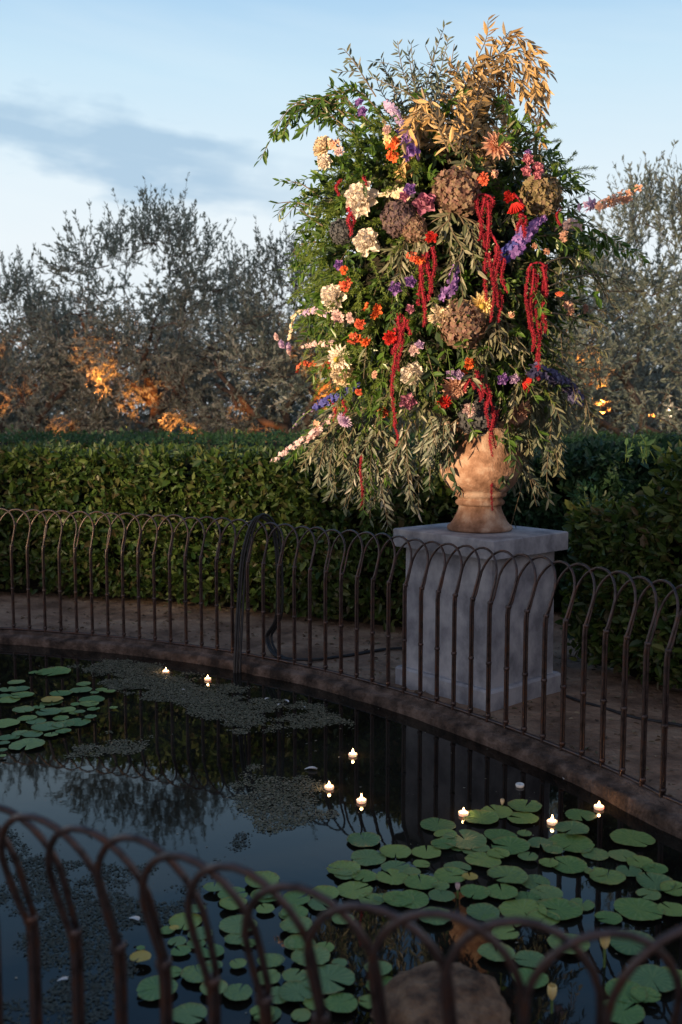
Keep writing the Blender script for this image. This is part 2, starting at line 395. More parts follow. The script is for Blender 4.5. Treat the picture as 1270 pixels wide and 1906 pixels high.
FM = dict(
 white=fl_mat('white_peony_petal', [(.80, .72, .62), (.86, .80, .72)]), cream=fl_mat('cream_petal', [(.72, .58, .40), (.82, .72, .55)]),
 yellow=fl_mat('yellow_cream_petal', [(.80, .60, .22), (.85, .72, .42)]), peach=fl_mat('peach_petal', [(.70, .36, .24), (.82, .55, .40)]),
 dusty=fl_mat('dusty_peach_petal', [(.45, .24, .18), (.62, .40, .30)]), pink=fl_mat('pink_rose_petal', [(.62, .20, .28), (.78, .38, .42)]),
 mauve=fl_mat('mauve_pink_petal', [(.38, .12, .24), (.62, .30, .36)]), red=fl_mat('red_petal', [(.42, .015, .015), (.62, .04, .03)]),
 coral=fl_mat('coral_petal', [(.58, .08, .04), (.72, .20, .10)]), orange=fl_mat('orange_red_petal', [(.66, .09, .03), (.80, .20, .05)]),
 purple=fl_mat('purple_petal', [(.20, .09, .34), (.40, .24, .58)]), lilac=fl_mat('lilac_petal', [(.46, .32, .56), (.66, .52, .68)]),
 blue=fl_mat('blue_petal', [(.06, .07, .34), (.16, .17, .52)]), navy=fl_mat('dark_blue_petal', [(.05, .05, .13), (.14, .13, .27)]),
 palepink=fl_mat('pale_pink_petal', [(.66, .46, .46), (.80, .64, .62)]), crimson=fl_mat('crimson_tassel', [(.13, .006, .014), (.30, .016, .035), (.42, .04, .06)], .8, .1, 60),
 hyd_brown=fl_mat('brown_hydrangea_petal', [(.13, .075, .06), (.27, .15, .12), (.22, .17, .10), (.40, .26, .22)]), hyd_olive=fl_mat('olive_hydrangea_petal', [(.13, .11, .05), (.30, .24, .12), (.22, .14, .12)]),
 hyd_dark=fl_mat('dark_hydrangea_petal', [(.05, .04, .055), (.14, .09, .10), (.17, .13, .09)]), hyd_slate=fl_mat('slate_hydrangea_petal', [(.05, .055, .06), (.12, .12, .13)]),
 centre=fl_mat('flower_centre', [(.45, .32, .04), (.62, .48, .10)]))
def petal(mb, phi, L, Wd, t0, t1, r0=0.0, z0=0.0, ruf=.0, cup=.3, nu=6, nv=5, tip=.6, m=0):
    """a curved petal: starts r0 from the axis, its slope turning from t0 to t1 (radians above horizontal)"""
    u = np.linspace(0, 1, nu); th = t0+(t1-t0)*u; du = L/(nu-1)
    r = r0+np.concatenate([[0], np.cumsum(np.cos(th[:-1])*du)]); z = z0+np.concatenate([[0], np.cumsum(np.sin(th[:-1])*du)])
    w_ = Wd*(np.clip(np.sin(PI*np.clip(u, .06, 1)**tip*.97), .06, 1)**.7 if tip > .85 else np.clip(u**.5*(1-.62*u**5), .2, 1))
    v = np.linspace(-1, 1, nv); ph = rng.uniform(0, 6)
    Xc = w_[:, None]*v[None]*.5
    nx, nz = -np.sin(th), np.cos(th)
    c_ = cup*Wd*(v[None]**2)*np.clip(u[:, None]*2, 0, 1)*.5
    rf = ruf*L*np.sin(v[None]*5+ph)*(u[:, None]**2)+ruf*L*.5*np.sin(v[None]*11+ph*2)*(u[:, None]**4)
    R_ = r[:, None]+nx[:, None]*(c_+rf); Z_ = z[:, None]+nz[:, None]*(c_+rf)-ruf*L*.5*(1-np.cos(v[None]*4+ph))*(u[:, None]**5)
    cs, s2 = math.cos(phi), math.sin(phi)
    V = np.stack([R_*cs-Xc*s2, R_*s2+Xc*cs, Z_], -1).reshape(-1, 3)
    i = np.arange(nu-1)[:, None]*nv; j = np.arange(nv-1)[None]
    mb.add(V, np.stack([i+j, i+j+1, i+nv+j+1, i+nv+j], -1).reshape(-1, 4), m)
def orient(V, p, nrm, s=1.0, roll=None):
    z = norm(np.asarray(nrm, float)); x = norm(np.cross(z, [0.2, .1, 1.])); y = np.cross(z, x)
    a = rng.uniform(0, 6.28) if roll is None else roll
    x, y = x*math.cos(a)+y*math.sin(a), -x*math.sin(a)+y*math.cos(a)
    return p+s*(V[:, :1]*x+V[:, 1:2]*y+V[:, 2:3]*z)
def put(mb, p, nrm, s):
    for k in range(len(mb.v)): pass
    V = np.concatenate(mb.v); W_ = orient(V, p, nrm, s); o = 0
    for k in range(len(mb.v)):
        l = len(mb.v[k]); mb.v[k] = W_[o:o+l]; o += l
def peony(mb):
    for k, (nn_, L, Wd, t0, t1, r0, z0) in enumerate([(8, .98, .90, -.35, .25, .1, -.15), (9, .98, .80, .0, .7, .1, -.1), (10, .95, .70, .35, 1.1, .08, -.05), (11, .90, .60, .6, 1.5, .08, 0), (12, .82, .50, .85, 1.9, .06, .02), (12, .74, .42, 1.05, 2.2, .05, .05), (10, .66, .30, 1.2, 2.5, .03, .08)]):
        for q in range(nn_): petal(mb, (q+.5*(k % 2))*2*PI/nn_+rng.normal()*.15, L*rng.uniform(.85, 1.1), Wd, t0+rng.normal()*.1, t1+rng.normal()*.2, r0, z0, .075, .55, 8, 8)
def rose(mb):
    for k, (nn_, L, Wd, t0, t1, r0, z0) in enumerate([(5, .95, 1.0, .1, .7, .12, -.25), (5, .9, .9, .6, 1.1, .1, -.2), (5, .85, .75, 1.0, 1.5, .1, -.2), (4, .8, .6, 1.2, 1.8, .08, -.15), (3, .75, .4, 1.35, 1.9, .05, -.1)]):
        for q in range(nn_): petal(mb, (q+.5*(k % 2))*2*PI/nn_+k*.4, L*rng.uniform(.9, 1.05), Wd, t0, t1+rng.normal()*.1, r0, z0, .05, .55, 6, 6, .8)
def dahlia(mb):
    for k in range(7):
        nn_ = 14-k; 
        for q in range(nn_): petal(mb, (q+.5*(k % 2))*2*PI/nn_+rng.normal()*.06, 1.0-.11*k+rng.normal()*.04, .27, -.1+.2*k, .1+.24*k, .08, .02*k, .02, .5, 5, 3, .9)
def carnation(mb):
    for k in range(8):
        nn_ = 10-k//2
        for q in range(nn_): petal(mb, rng.uniform(0, 6.28), .9-.07*k, .45, .1+.17*k, .5+.2*k, .02, .0, .16, .2, 6, 6)
def ruffle(mb):   # gladiolus / alstroemeria heads: loose open florets in a clump
    for c_ in range(5):
        sub = MB()
        for q in range(6): petal(sub, q*PI/3+rng.normal()*.1, rng.uniform(.45, .6), .34, .9, .1, .03, 0, .12, .3, 6, 5)
        d = norm(np.array([rng.normal(), rng.normal(), 1.0])); put(sub, d*rng.uniform(.2, .6)*np.array([1, 1, .4]), d, 1.0)
        for a, b in zip(sub.v, sub.f): mb.v.append(a); mb.f.append(b+mb.n); mb.mi.append(np.zeros(len(b)))
        mb.n += sub.n
def comb(mb):     # cockscomb: a folded velvety fan
    nu, nv = 9, 40
    u = np.linspace(0, 1, nu)[:, None]; v = np.linspace(-1, 1, nv)[None]
    X_ = v*(.3+.7*u); Y_ = u*(1.0-.35*v**2)*1.1-.5; Z_ = .22*np.sin(v*22)*u**1.5+.1*np.sin(v*9+2)*u+.25
    mb.add(np.stack([X_+0*Y_, Y_, Z_+0*X_], -1).reshape(-1, 3), np.stack([(np.arange(nu-1)[:, None]*nv)+q for q in (np.arange(nv-1)[None], np.arange(nv-1)[None]+1, np.arange(nv-1)[None]+nv+1, np.arange(nv-1)[None]+nv)], -1).reshape(-1, 4))
    mb.add(np.stack([X_+0*Y_+.05, Y_*.9, -Z_*.6+.2+0*X_], -1).reshape(-1, 3), np.stack([(np.arange(nu-1)[:, None]*nv)+q for q in (np.arange(nv-1)[None], np.arange(nv-1)[None]+1, np.arange(nv-1)[None]+nv+1, np.arange(nv-1)[None]+nv)], -1).reshape(-1, 4))
def floret(P, Nn, s, mb, m=0):   # 4-petalled florets, vectorised
    Nn = norm(Nn); x = norm(np.cross(Nn, rdir(len(P)))); y = np.cross(Nn, x); s = np.broadcast_to(s, (len(P),))[:, None]
    for k in range(4):
        a = k*PI/2; d = x*math.cos(a)+y*math.sin(a)
        e = np.cross(Nn, d)
        V = np.stack([P, P+s*(d*.45-e*.46+Nn*.10), P+s*(d*1.02-e*.26+Nn*.16*rng.normal()), P+s*(d*1.0+e*.30+Nn*.05), P+s*(d*.42+e*.48+Nn*.02)], 1).reshape(-1, 3)
        mb.add(V, np.arange(len(P)*5).reshape(-1, 5), m)
def hydrangea(mb):
    nn_ = 330; i = np.arange(nn_)+.5; zz = 1-1.45*i/nn_; ph = i*2.39996; rr = np.sqrt(np.maximum(0, 1-zz**2))
    P = np.stack([rr*np.cos(ph), rr*np.sin(ph), zz*.85], -1); Q = P*(1+rng.normal(size=(nn_, 1))*.06)+rng.normal(size=P.shape)*.03
    floret(Q, norm(P+rng.normal(size=P.shape)*.45), rng.uniform(.10, .17, nn_), mb)
    lathe(mb, (0, 0, 0), [(0.02, .70), (.45, .60), (.75, .3), (.82, 0), (.6, -.5), (.05, -.6)], 14)
KIND = dict(peony=peony, rose=rose, dahlia=dahlia, carnation=carnation, ruffle=ruffle, comb=comb, hydrangea=hydrangea)
PN = dict(peony='peony', rose='rose', dahlia='dahlia', carnation='carnation', ruffle='gladiolus_bloom', comb='cockscomb', hydrangea='hydrangea')
FLW = [  # kind, material, x, y, radius px, forward offset k, label
 ('peony', 'white', 669, 368, 31, 'large white peony near the top left'), ('peony', 'white', 680, 448, 25, 'white open bloom half hidden by green leaves'),
 ('peony', 'white', 617, 553, 25, 'white peony at the left edge'), ('dahlia', 'white', 630, 668, 27, 'white daisy-like bloom with a yellow heart at the left edge'), ('peony', 'cream', 636, 697, 25, None),
 ('peony', 'white', 766, 697, 23, 'pale blush peony alone on dark leaves'), ('carnation', 'cream', 821, 588, 27, 'cream ruffled bloom in the middle'),
 ('dahlia', 'yellow', 896, 570, 26, 'pale yellow dahlia'), ('peony', 'cream', 598, 272, 20, None), ('peony', 'white', 602, 300, 14, None), ('ruffle', 'peach', 622, 265, 15, None), ('carnation', 'palepink', 632, 282, 12, None),
 ('dahlia', 'dusty', 968, 771, 27, 'spiky dusty peach dahlia above the urn rim'), ('dahlia', 'dusty', 846, 724, 25, None), ('dahlia', 'peach', 926, 268, 27, 'peach dahlia near the top right'),
 ('hydrangea', 'hyd_brown', 853, 353, 46, 'big brown dried hydrangea head'), ('hydrangea', 'hyd_olive', 1012, 361, 40, 'olive brown hydrangea head at the upper right'),
 ('hydrangea', 'hyd_dark', 742, 405, 35, None), ('hydrangea', 'hyd_brown', 770, 425, 26, None), ('hydrangea', 'hyd_slate', 635, 430, 25, None), ('hydrangea', 'hyd_brown', 863, 604, 47, 'brown mauve hydrangea head in the middle'),
 ('hydrangea', 'hyd_slate', 892, 778, 40, 'dark slate hydrangea head just above the urn'),
 ('rose', 'pink', 984, 296, 13, None), ('rose', 'pink', 1003, 312, 13, None), ('rose', 'pink', 981, 318, 12, None), ('rose', 'pink', 1001, 325, 10, None), ('rose', 'purple', 984, 284, 8, None),
 ('rose', 'mauve', 790, 377, 24, None), ('rose', 'mauve', 759, 748, 19, None), ('dahlia', 'red', 827, 749, 14, 'small bright red dahlia'), ('carnation', 'coral', 713, 767, 14, None),
 ('carnation', 'palepink', 873, 764, 17, None), ('rose', 'lilac', 840, 697, 12, None), ('rose', 'lilac', 853, 698, 12, None), ('rose', 'lilac', 781, 642, 10, None), ('carnation', 'palepink', 771, 653, 13, None),
 ('rose', 'purple', 937, 706, 13, None), ('rose', 'lilac', 958, 706, 12, None), ('rose', 'purple', 736, 536, 14, None), ('rose', 'purple', 764, 524, 13, None), ('rose', 'mauve', 764, 575, 10, None),
 ('rose', 'purple', 668, 190, 10, None), ('rose', 'purple', 674, 207, 12, None), ('rose', 'purple', 630, 493, 11, None), ('rose', 'purple', 762, 352, 14, None), ('rose', 'mauve', 752, 365, 11, None),
 ('rose', 'palepink', 514, 627, 9, None), ('rose', 'lilac', 524, 641, 11, None), ('rose', 'lilac', 537, 645, 11, None), ('rose', 'palepink', 537, 655, 8, None),
 ('ruffle', 'orange', 732, 265, 18, None), ('ruffle', 'orange', 733, 290, 16, None), ('ruffle', 'coral', 903, 334, 17, None), ('ruffle', 'peach', 921, 322, 10, None), ('comb', 'red', 960, 386, 17, 'velvety red cockscomb bloom at the upper right'), ('carnation', 'red', 949, 366, 14, None),
 ('carnation', 'red', 803, 442, 14, None), ('ruffle', 'coral', 769, 478, 15, None), ('ruffle', 'orange', 782, 488, 13, None), ('ruffle', 'orange', 693, 577, 22, None), ('carnation', 'coral', 670, 603, 13, None),
 ('ruffle', 'coral', 655, 628, 15, None), ('ruffle', 'orange', 678, 632, 17, None), ('ruffle', 'coral', 641, 527, 18, None), ('ruffle', 'orange', 640, 503, 12, None), ('ruffle', 'orange', 870, 683, 21, 'orange red bloom above the lilac roses'),
 ('carnation', 'red', 727, 629, 17, None), ('carnation', 'palepink', 628, 590, 16, None), ('carnation', 'palepink', 652, 592, 12, None), ('carnation', 'coral', 668, 730, 9, None), ('ruffle', 'peach', 590, 790, 12, None), ('dahlia', 'lilac', 640, 784, 17, 'lilac spidery bloom at the lower left'),
 ('ruffle', 'dusty', 1052, 440, 13, None), ('carnation', 'peach', 996, 458, 7, None), ('carnation', 'peach', 1018, 468, 8, None), ('comb', 'coral', 1042, 548, 9, None), ('ruffle', 'peach', 953, 585, 9, None),
 ('ruffle', 'dusty', 1060, 575, 18, None), ('carnation', 'dusty', 1090, 575, 10, None), ('comb', 'red', 980, 712, 14, None), ('ruffle', 'dusty', 700, 700, 12, None), ('peony', 'palepink', 720, 240, 8, None), ('carnation', 'cream', 700, 95, 5, None),
]
for kd, mn, x, y, r_, lb in FLW:
    if kd == 'carnation' and x == 700: continue
    mb = MB(); KIND[kd](mb); p, nr = S(x, y, 1.20 if r_ > 20 else 1.30)
    if kd == 'comb': nr = np.array([-.3, -1, .1]); 
    rs = r_*float(np.linalg.norm(p-[0, 0, HE]))/F*(.86 if kd == 'hydrangea' else .98); put(mb, p-nr*rs*.2, nr, rs)
    fo = part(PN[kd], mb, FM[mn], arr, kd != 'hydrangea', lb)
    if kd == 'dahlia' and mn in ('white', 'yellow'):
        mc = MB(); lathe(mc, (0, 0, 0), [(0, .42), (.12, .40), (.20, .30), (.22, .1)], 12); put(mc, p, nr, rs); part('flower_centre', mc, FM['centre'], fo, True)
def path_px(pts, Yoff=0.0, k=1.08):
    return catmull([S(x, y, k)[0]+np.array([0, Yoff, 0]) for x, y in pts], 10)
def spike(name, pts, mats, r0, r1, stemm='green_stem', dens=1.0, yoff=0, k=1.17, label=None):
    P = path_px(pts, yoff, k); mb = MB(); d = np.concatenate([[0], np.cumsum(np.linalg.norm(np.diff(P, axis=0), axis=1))]); Lt = d[-1]
    tube(mb, P, .003, 5)
    st_ = part(name, mb, M[stemm], arr, True, label)
    nn_ = int(Lt/.011*dens); s = np.linspace(0.02, 1, nn_); Q = np.stack([np.interp(s*Lt, d, P[:, q]) for q in range(3)], -1)
    rr = (r0+(r1-r0)*s)*PX*.72; o_ = norm(rng.normal(size=Q.shape)+np.array([0, -.4, 0])); T_ = norm(np.gradient(Q, axis=0)); o_ = norm(o_-T_*np.sum(o_*T_, 1, keepdims=True)*.8)
    mb = MB(); Qp = Q+o_*rr[:, None]*.7
    floret(Qp, o_, rr*1.15*rng.uniform(.7, 1.2, nn_), mb); floret(Qp+o_*rr[:, None]*.15, norm(o_+rng.normal(size=Q.shape)*.4), rr*.7, mb)
    part('florets', mb, FM[mats], st_)
spike('delphinium', [(722, 195), (738, 215), (748, 235)], 'lilac', 10, 8, label='lilac delphinium spike near the top')
spike('delphinium', [(748, 238), (760, 262), (768, 292)], 'purple', 14, 16)
spike('delphinium', [(1012, 408), (985, 430), (955, 470)], 'purple', 10, 17)
spike('delphinium', [(975, 442), (950, 462), (938, 480)], 'blue', 12, 12)
spike('delphinium', [(852, 505), (838, 530), (830, 550)], 'purple', 13, 14)
spike('delphinium', [(668, 715), (638, 732), (612, 745), (586, 756)], 'blue', 6, 10, label='deep blue delphinium spike on the left')
spike('delphinium', [(580, 762), (560, 778), (545, 795)], 'lilac', 5, 3, dens=.6)
spike('delphinium', [(975, 688), (1010, 700), (1045, 722), (1062, 745)], 'navy', 14, 12, yoff=-.15, label='dark slate blue delphinium spike on the lower right')
spike('delphinium', [(1035, 708), (1055, 725), (1068, 750)], 'navy', 8, 8, yoff=-.2)
spike('delphinium', [(598, 798), (572, 815), (540, 835), (508, 858)], 'palepink', 10, 5, label='pale pink flower spike pointing down left')
spike('delphinium', [(625, 770), (590, 805), (560, 825)], 'palepink', 7, 6)
spike('snapdragon', [(612, 585), (585, 580), (556, 582), (545, 590), (542, 615), (538, 632)], 'cream', 7, 4, label='drooping cream flower spike at the left edge')
spike('snapdragon', [(612, 588), (590, 578), (568, 583)], 'lilac', 7, 6)
spike('snapdragon', [(620, 640), (590, 640), (562, 646)], 'palepink', 8, 4)
spike('snapdragon', [(618, 680), (590, 678), (563, 678), (552, 690)], 'coral', 9, 5, label='coral flower spike pointing left')
spike('snapdragon', [(1078, 412), (1100, 400), (1125, 388), (1152, 374)], 'peach', 9, 9, yoff=-.35, dens=.55, label='peach flower spike pointing up right')
spike('snapdragon', [(1098, 404), (1118, 400), (1136, 394)], 'peach', 9, 8, yoff=-.35, dens=.55)
spike('snapdragon', [(1058, 408), (1072, 402)], 'lilac', 11, 11, yoff=-.3)
spike('snapdragon', [(712, 366), (735, 360), (760, 362)], 'cream', 8, 12)
spike('snapdragon', [(713, 228), (718, 250), (724, 270)], 'yellow', 5, 8)
spike('snapdragon', [(1040, 430), (1062, 415), (1075, 425)], 'palepink', 9, 8)

# red amaranth: bumpy hanging strands
def tassel(x, y0, y1, r_, sway=4, k=1.20, yoff=0, label=None, arch=0):
    p0, _ = S(x+arch, y0, k); q0 = A(x, y0+abs(arch)*.5, p0[1]+yoff-.03); q1 = A(x+rng.normal()*sway*.5, y1, p0[1]+yoff-.03)
    q1[0] = q0[0]+(q1[0]-q0[0]); n_ = max(8, int(np.linalg.norm(q1-q0)/.006)); s = np.linspace(0, 1, n_)
    ph = rng.uniform(0, 6); P = q0+(q1-q0)*s[:, None]; P[:, 0] += (np.sin(s*6+ph)-math.sin(ph))*sway*PX*.8
    if arch:
        a_ = np.linspace(0, 1, 10)[:-1, None]; pa = p0*(1-a_)+q0*a_; pa[:, 2] += np.sin(a_[:, 0]*PI)*.02; P = np.vstack([pa, P]); s = np.concatenate([np.zeros(9), s])
    rr = r_*.49*PX*(1-.6*s**1.3)*(1+.26*rng.normal(size=len(s)).clip(-1, 1)); rr[-1] = .0008
    mb = MB(); tube(mb, P, rr, 7)
    nb = len(P)*16; ii = rng.integers(0, len(P)-1, nb); o_ = rdir(nb)
    base = P[ii]+o_*(r_*PX*.75*(1-.45*s[ii]**1.5))[:, None]; d_ = norm(o_+np.array([0, 0, -.5]))
    leaves(mb, base, d_, rdir(nb), rng.uniform(.004, .010, nb), .0028)
    part('amaranth_tassel', mb, FM['crimson'], arr, True, label)
for a in [(888, 372, 448, 3.2), (903, 368, 470, 4.5), (908, 372, 560, 4.2), (915, 368, 402, 3.5), (911, 470, 600, 2.0), (924, 458, 530, 3.6), (931, 468, 572, 3.6), (938, 480, 545, 3.2), (929, 540, 600, 2.0),
          (966, 385, 432, 4.2), (972, 390, 442, 4), (977, 402, 436, 3), (985, 500, 612, 2.2), (993, 500, 640, 4.2), (1001, 510, 690, 2.5), (988, 585, 655, 3.2), (1010, 495, 600, 4.0), (1016, 497, 620, 3.0), (1006, 600, 708, 2.6),
          (780, 485, 568, 3.8), (788, 475, 608, 4.2), (796, 470, 560, 3.8), (804, 460, 545, 3.2), (735, 610, 660, 4.5), (742, 588, 650, 5.0), (746, 600, 690, 2.6), (737, 650, 790, 3.2), (752, 590, 640, 3), (760, 595, 625, 2.5),
          (893, 700, 742, 3.6), (897, 700, 748, 3), (912, 730, 795, 3), (918, 760, 850, 3.0), (925, 765, 835, 4.0), (905, 715, 760, 4), (872, 700, 730, 2.5), (620, 735, 785, 2.8), (638, 745, 775, 2.4), (650, 385, 425, 4.2), (655, 395, 440, 3.5), (633, 335, 365, 2.5), (676, 330, 360, 3), (1042, 388, 420, 3), (735, 780, 830, 2), (980, 700, 730, 5), (886, 690, 725, 3)]:
    tassel(*a)
tassel(918, 845, 950, 1.7, 2, label='thin long tassel trailing down over the urn'); tassel(673, 850, 950, 1.6, 3)
for pts in ([(880, 372), (895, 362), (912, 366), (918, 375)], [(983, 503), (990, 492), (1006, 489), (1017, 498)], [(905, 420), (918, 440), (932, 468)], [(958, 362), (970, 375), (976, 392)], [(900, 725), (912, 740), (918, 765)]):
    mb = MB(); P = path_px(pts, -.0, 1.21); tube(mb, P, np.full(len(P), .006)*(1+.3*rng.normal(size=len(P)).clip(-1, 1)), 6); part('amaranth_tassel', mb, FM['crimson'], arr, True)

# foliage of the arrangement
LM = dict(
 ruscus=leaf_mat('ruscus_leaf', [(.022, .055, .010), (.05, .11, .018), (.10, .19, .03), (.035, .08, .014)], .35, .28, (.25, .4, .02)),
 fern=leaf_mat('fern_leaf', [(.07, .12, .02), (.14, .21, .035), (.21, .28, .05)], .6, .35, (.3, .4, .03)),
 olive=leaf_mat('cut_olive_leaf', [(.07, .09, .04), (.14, .15, .08), (.26, .25, .17), (.09, .11, .05)], .5, .15),
 silver=leaf_mat('silver_olive_leaf', [(.09, .12, .08), (.20, .22, .17), (.06, .09, .05), (.42, .41, .36)], .5, .1),
 gold=leaf_mat('golden_olive_leaf', [(.28, .17, .06), (.50, .33, .13), (.58, .40, .20), (.20, .15, .08)], .42, .1),
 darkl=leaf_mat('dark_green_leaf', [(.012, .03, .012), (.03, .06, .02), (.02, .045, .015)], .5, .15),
 grey=leaf_mat('grey_green_leaf', [(.07, .10, .07), (.13, .16, .11), (.17, .17, .12)], .5, .2))
def sprays(kind, n_, nl, L, W, ln, region=None, droop=.5, kmin=.55, kmax=.95, jitter=.5):
    mb = MB(); PP = []; DD = []; NN_ = []; LL_ = []
    cnt = 0
    while cnt < n_:
        d = rdir(1)[0]
        if d[1] > .35 or (d[2] < -.8 and rng.random() < .6): continue
        if region and not region(d): continue
        cnt += 1
        ds = d/(np.sum(np.abs(d)**2.9))**(1/2.9); a = BC+ds*BR*rng.uniform(kmin, kmax-.1); g = norm(d*np.array([1, .8, .9])+rng.normal(size=3)*jitter); Ls = ln*rng.uniform(.6, 1.2)
        s = np.linspace(0, 1, 8)[:, None]; P = a+g*Ls*s+np.array([0, 0, -1])*droop*Ls*s**2
        tube(mb, P, .0018, 4, 1, False)
        T_ = norm(np.gradient(P, axis=0)); q = np.sort(rng.uniform(.12, 1, nl)); i_ = np.clip(q*7, 0, 6.99); lo = i_.astype(int); fr = (i_-lo)[:, None]
        B_ = P[lo]*(1-fr)+P[lo+1]*fr; sd = norm(np.cross(T_[lo], rdir(nl)))
        PP.append(B_); DD.append(norm(T_[lo]*.8+sd)); NN_.append(norm(np.array([0, -.6, 1.0])+rng.normal(size=(nl, 3))*.7)); LL_.append(L*rng.uniform(.6, 1.2, nl))
    LL_ = np.concatenate(LL_); leaves(mb, np.concatenate(PP), np.concatenate(DD), np.concatenate(NN_), LL_, LL_*W)
    return mb
part('ruscus_foliage', sprays('r', 430, 15, .056, .34, .24, kmax=1.02), [LM['ruscus'], M['green_stem']], arr)
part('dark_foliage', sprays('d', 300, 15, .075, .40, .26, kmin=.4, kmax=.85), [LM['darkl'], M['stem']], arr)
part('fern_foliage', sprays('f', 330, 110, .022, .16, .20, lambda d: d[0] < -.15, .4, .75, 1.03), [LM['fern'], M['green_stem']], arr)
part('olive_foliage', sprays('o', 130, 15, .072, .25, .28, lambda d: d[0] > -.2 or d[2] < -.3 or d[2] > .4, .7, .6, .92), [LM['olive'], M['stem']], arr)
part('fern_foliage', sprays('f', 70, 120, .020, .12, .26, lambda d: d[0] > .3, .3, .75, 1.02), [LM['fern'], M['green_stem']], arr)
# the moss-dark inside that the stems are pushed into
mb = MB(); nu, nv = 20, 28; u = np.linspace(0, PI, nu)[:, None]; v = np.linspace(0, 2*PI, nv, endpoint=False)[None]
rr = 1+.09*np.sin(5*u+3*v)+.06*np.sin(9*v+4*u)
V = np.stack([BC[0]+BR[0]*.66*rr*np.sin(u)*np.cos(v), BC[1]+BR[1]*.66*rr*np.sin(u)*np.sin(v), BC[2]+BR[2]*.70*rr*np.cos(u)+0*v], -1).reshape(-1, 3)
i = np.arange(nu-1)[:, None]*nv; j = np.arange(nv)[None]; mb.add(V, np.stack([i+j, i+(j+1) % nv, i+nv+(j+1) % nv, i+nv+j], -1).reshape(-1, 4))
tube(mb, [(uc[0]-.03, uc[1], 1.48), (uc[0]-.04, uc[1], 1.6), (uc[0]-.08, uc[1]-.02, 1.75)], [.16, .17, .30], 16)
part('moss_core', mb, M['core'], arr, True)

def branch(pts, kind, L, W, gap, name='olive_branch', k=1.08, yoff=0, sub=3, sublen=.16, label=None, droop=.25, spread=.05):
    P = path_px(pts, yoff, k); P[:, 1] += np.linspace(0, rng.normal()*spread, len(P)); mb = MB()
    d = np.concatenate([[0], np.cumsum(np.linalg.norm(np.diff(P, axis=0), axis=1))]); tube(mb, P, np.linspace(.0042, .0016, len(P)), 5, 1)
    lines = [P]
    for q in range(sub):
        i_ = int(len(P)*rng.uniform(.15, .65)); T_ = norm(P[min(i_+1, len(P)-1)]-P[i_-1]); g = norm(T_+norm(np.cross(T_, rdir(1)[0]))*.7+np.array([0, 0, -.25])); s = np.linspace(0, 1, 8)[:, None]
        ln = sublen*rng.uniform(.5, 1.1); Q = P[i_]+g*ln*s+np.array([0, 0, -1])*droop*ln*s**2; tube(mb, Q, .0015, 4, 1, False); lines.append(Q)
    for Q in lines:
        dd = np.concatenate([[0], np.cumsum(np.linalg.norm(np.diff(Q, axis=0), axis=1))]); nl = max(4, int(dd[-1]/gap)*2)
        s = np.repeat(np.linspace(.06, 1, nl//2), 2)[:nl-(nl % 2)]; nl = len(s)
        B_ = np.stack([np.interp(s*dd[-1], dd, Q[:, q]) for q in range(3)], -1); T_ = norm(np.stack([np.interp(s*dd[-1], dd, np.gradient(Q, axis=0)[:, q]) for q in range(3)], -1))
        sd = norm(np.cross(T_, np.array([0.1, -1, .2]))+rng.normal(size=(nl, 3))*.45)*np.where(np.arange(nl) % 2, 1, -1)[:, None]
        ll = L*1.45*rng.uniform(.7, 1.15, nl); keep = rng.random(nl) < .62
        leaves(mb, B_[keep], norm(T_*.9+sd*.8+np.array([0, 0, -.25]))[keep], norm(rng.normal(size=(nl, 3))+np.array([0, -.5, .3]))[keep], ll[keep], (ll*W)[keep])
    part(name, mb, [LM[kind], M['stem']], arr, False, label)
def fan(starts, ends, n_, kind, L, W, gap, mid_lift=20, **kw):
    for q in range(n_):
        a = starts[rng.integers(len(starts))]; b = ends[q % len(ends)]; jx, jy = rng.normal()*14, rng.normal()*14
        mx_, my_ = (a[0]+b[0])/2+rng.normal()*12, (a[1]+b[1])/2-mid_lift+rng.normal()*8
        branch([a, (mx_, my_), (b[0]+jx*.6, b[1]+jy*.6)], kind, L, W, gap, **kw)
# green sprays reaching out to the upper left
for pts in ([(650, 250), (590, 205), (540, 205), (485, 300)], [(660, 230), (600, 185), (545, 195), (510, 240)], [(680, 220), (620, 175), (560, 205), (520, 250)], [(660, 250), (610, 215), (575, 215)], [(690, 230), (650, 190), (610, 160)], [(700, 200), (660, 165), (625, 180), (590, 205)], [(690, 240), (640, 205), (600, 225)], [(720, 230), (680, 180), (650, 170)]):
    branch(pts, 'ruscus', .040, .34, .020, 'green_branch', sub=4, sublen=.14)
branch([(700, 180), (680, 150), (660, 120), (640, 98)], 'grey', .036, .26, .022, 'green_branch', sub=2)
# grey green sprays at the top
for b in [(712, 90), (740, 75), (770, 60), (800, 48), (830, 40), (838, 60), (700, 120), (760, 100), (790, 90), (810, 110), (845, 85), (730, 130), (690, 140), (780, 140), (820, 150)]:
    branch([(790+rng.normal()*25, 260+rng.normal()*15), ((790+b[0])/2+rng.normal()*14, (230+b[1])/2), b], 'grey', .036, .24, .020, sub=4, sublen=.18, yoff=rng.uniform(-.1, .25), name='grey_green_branch')
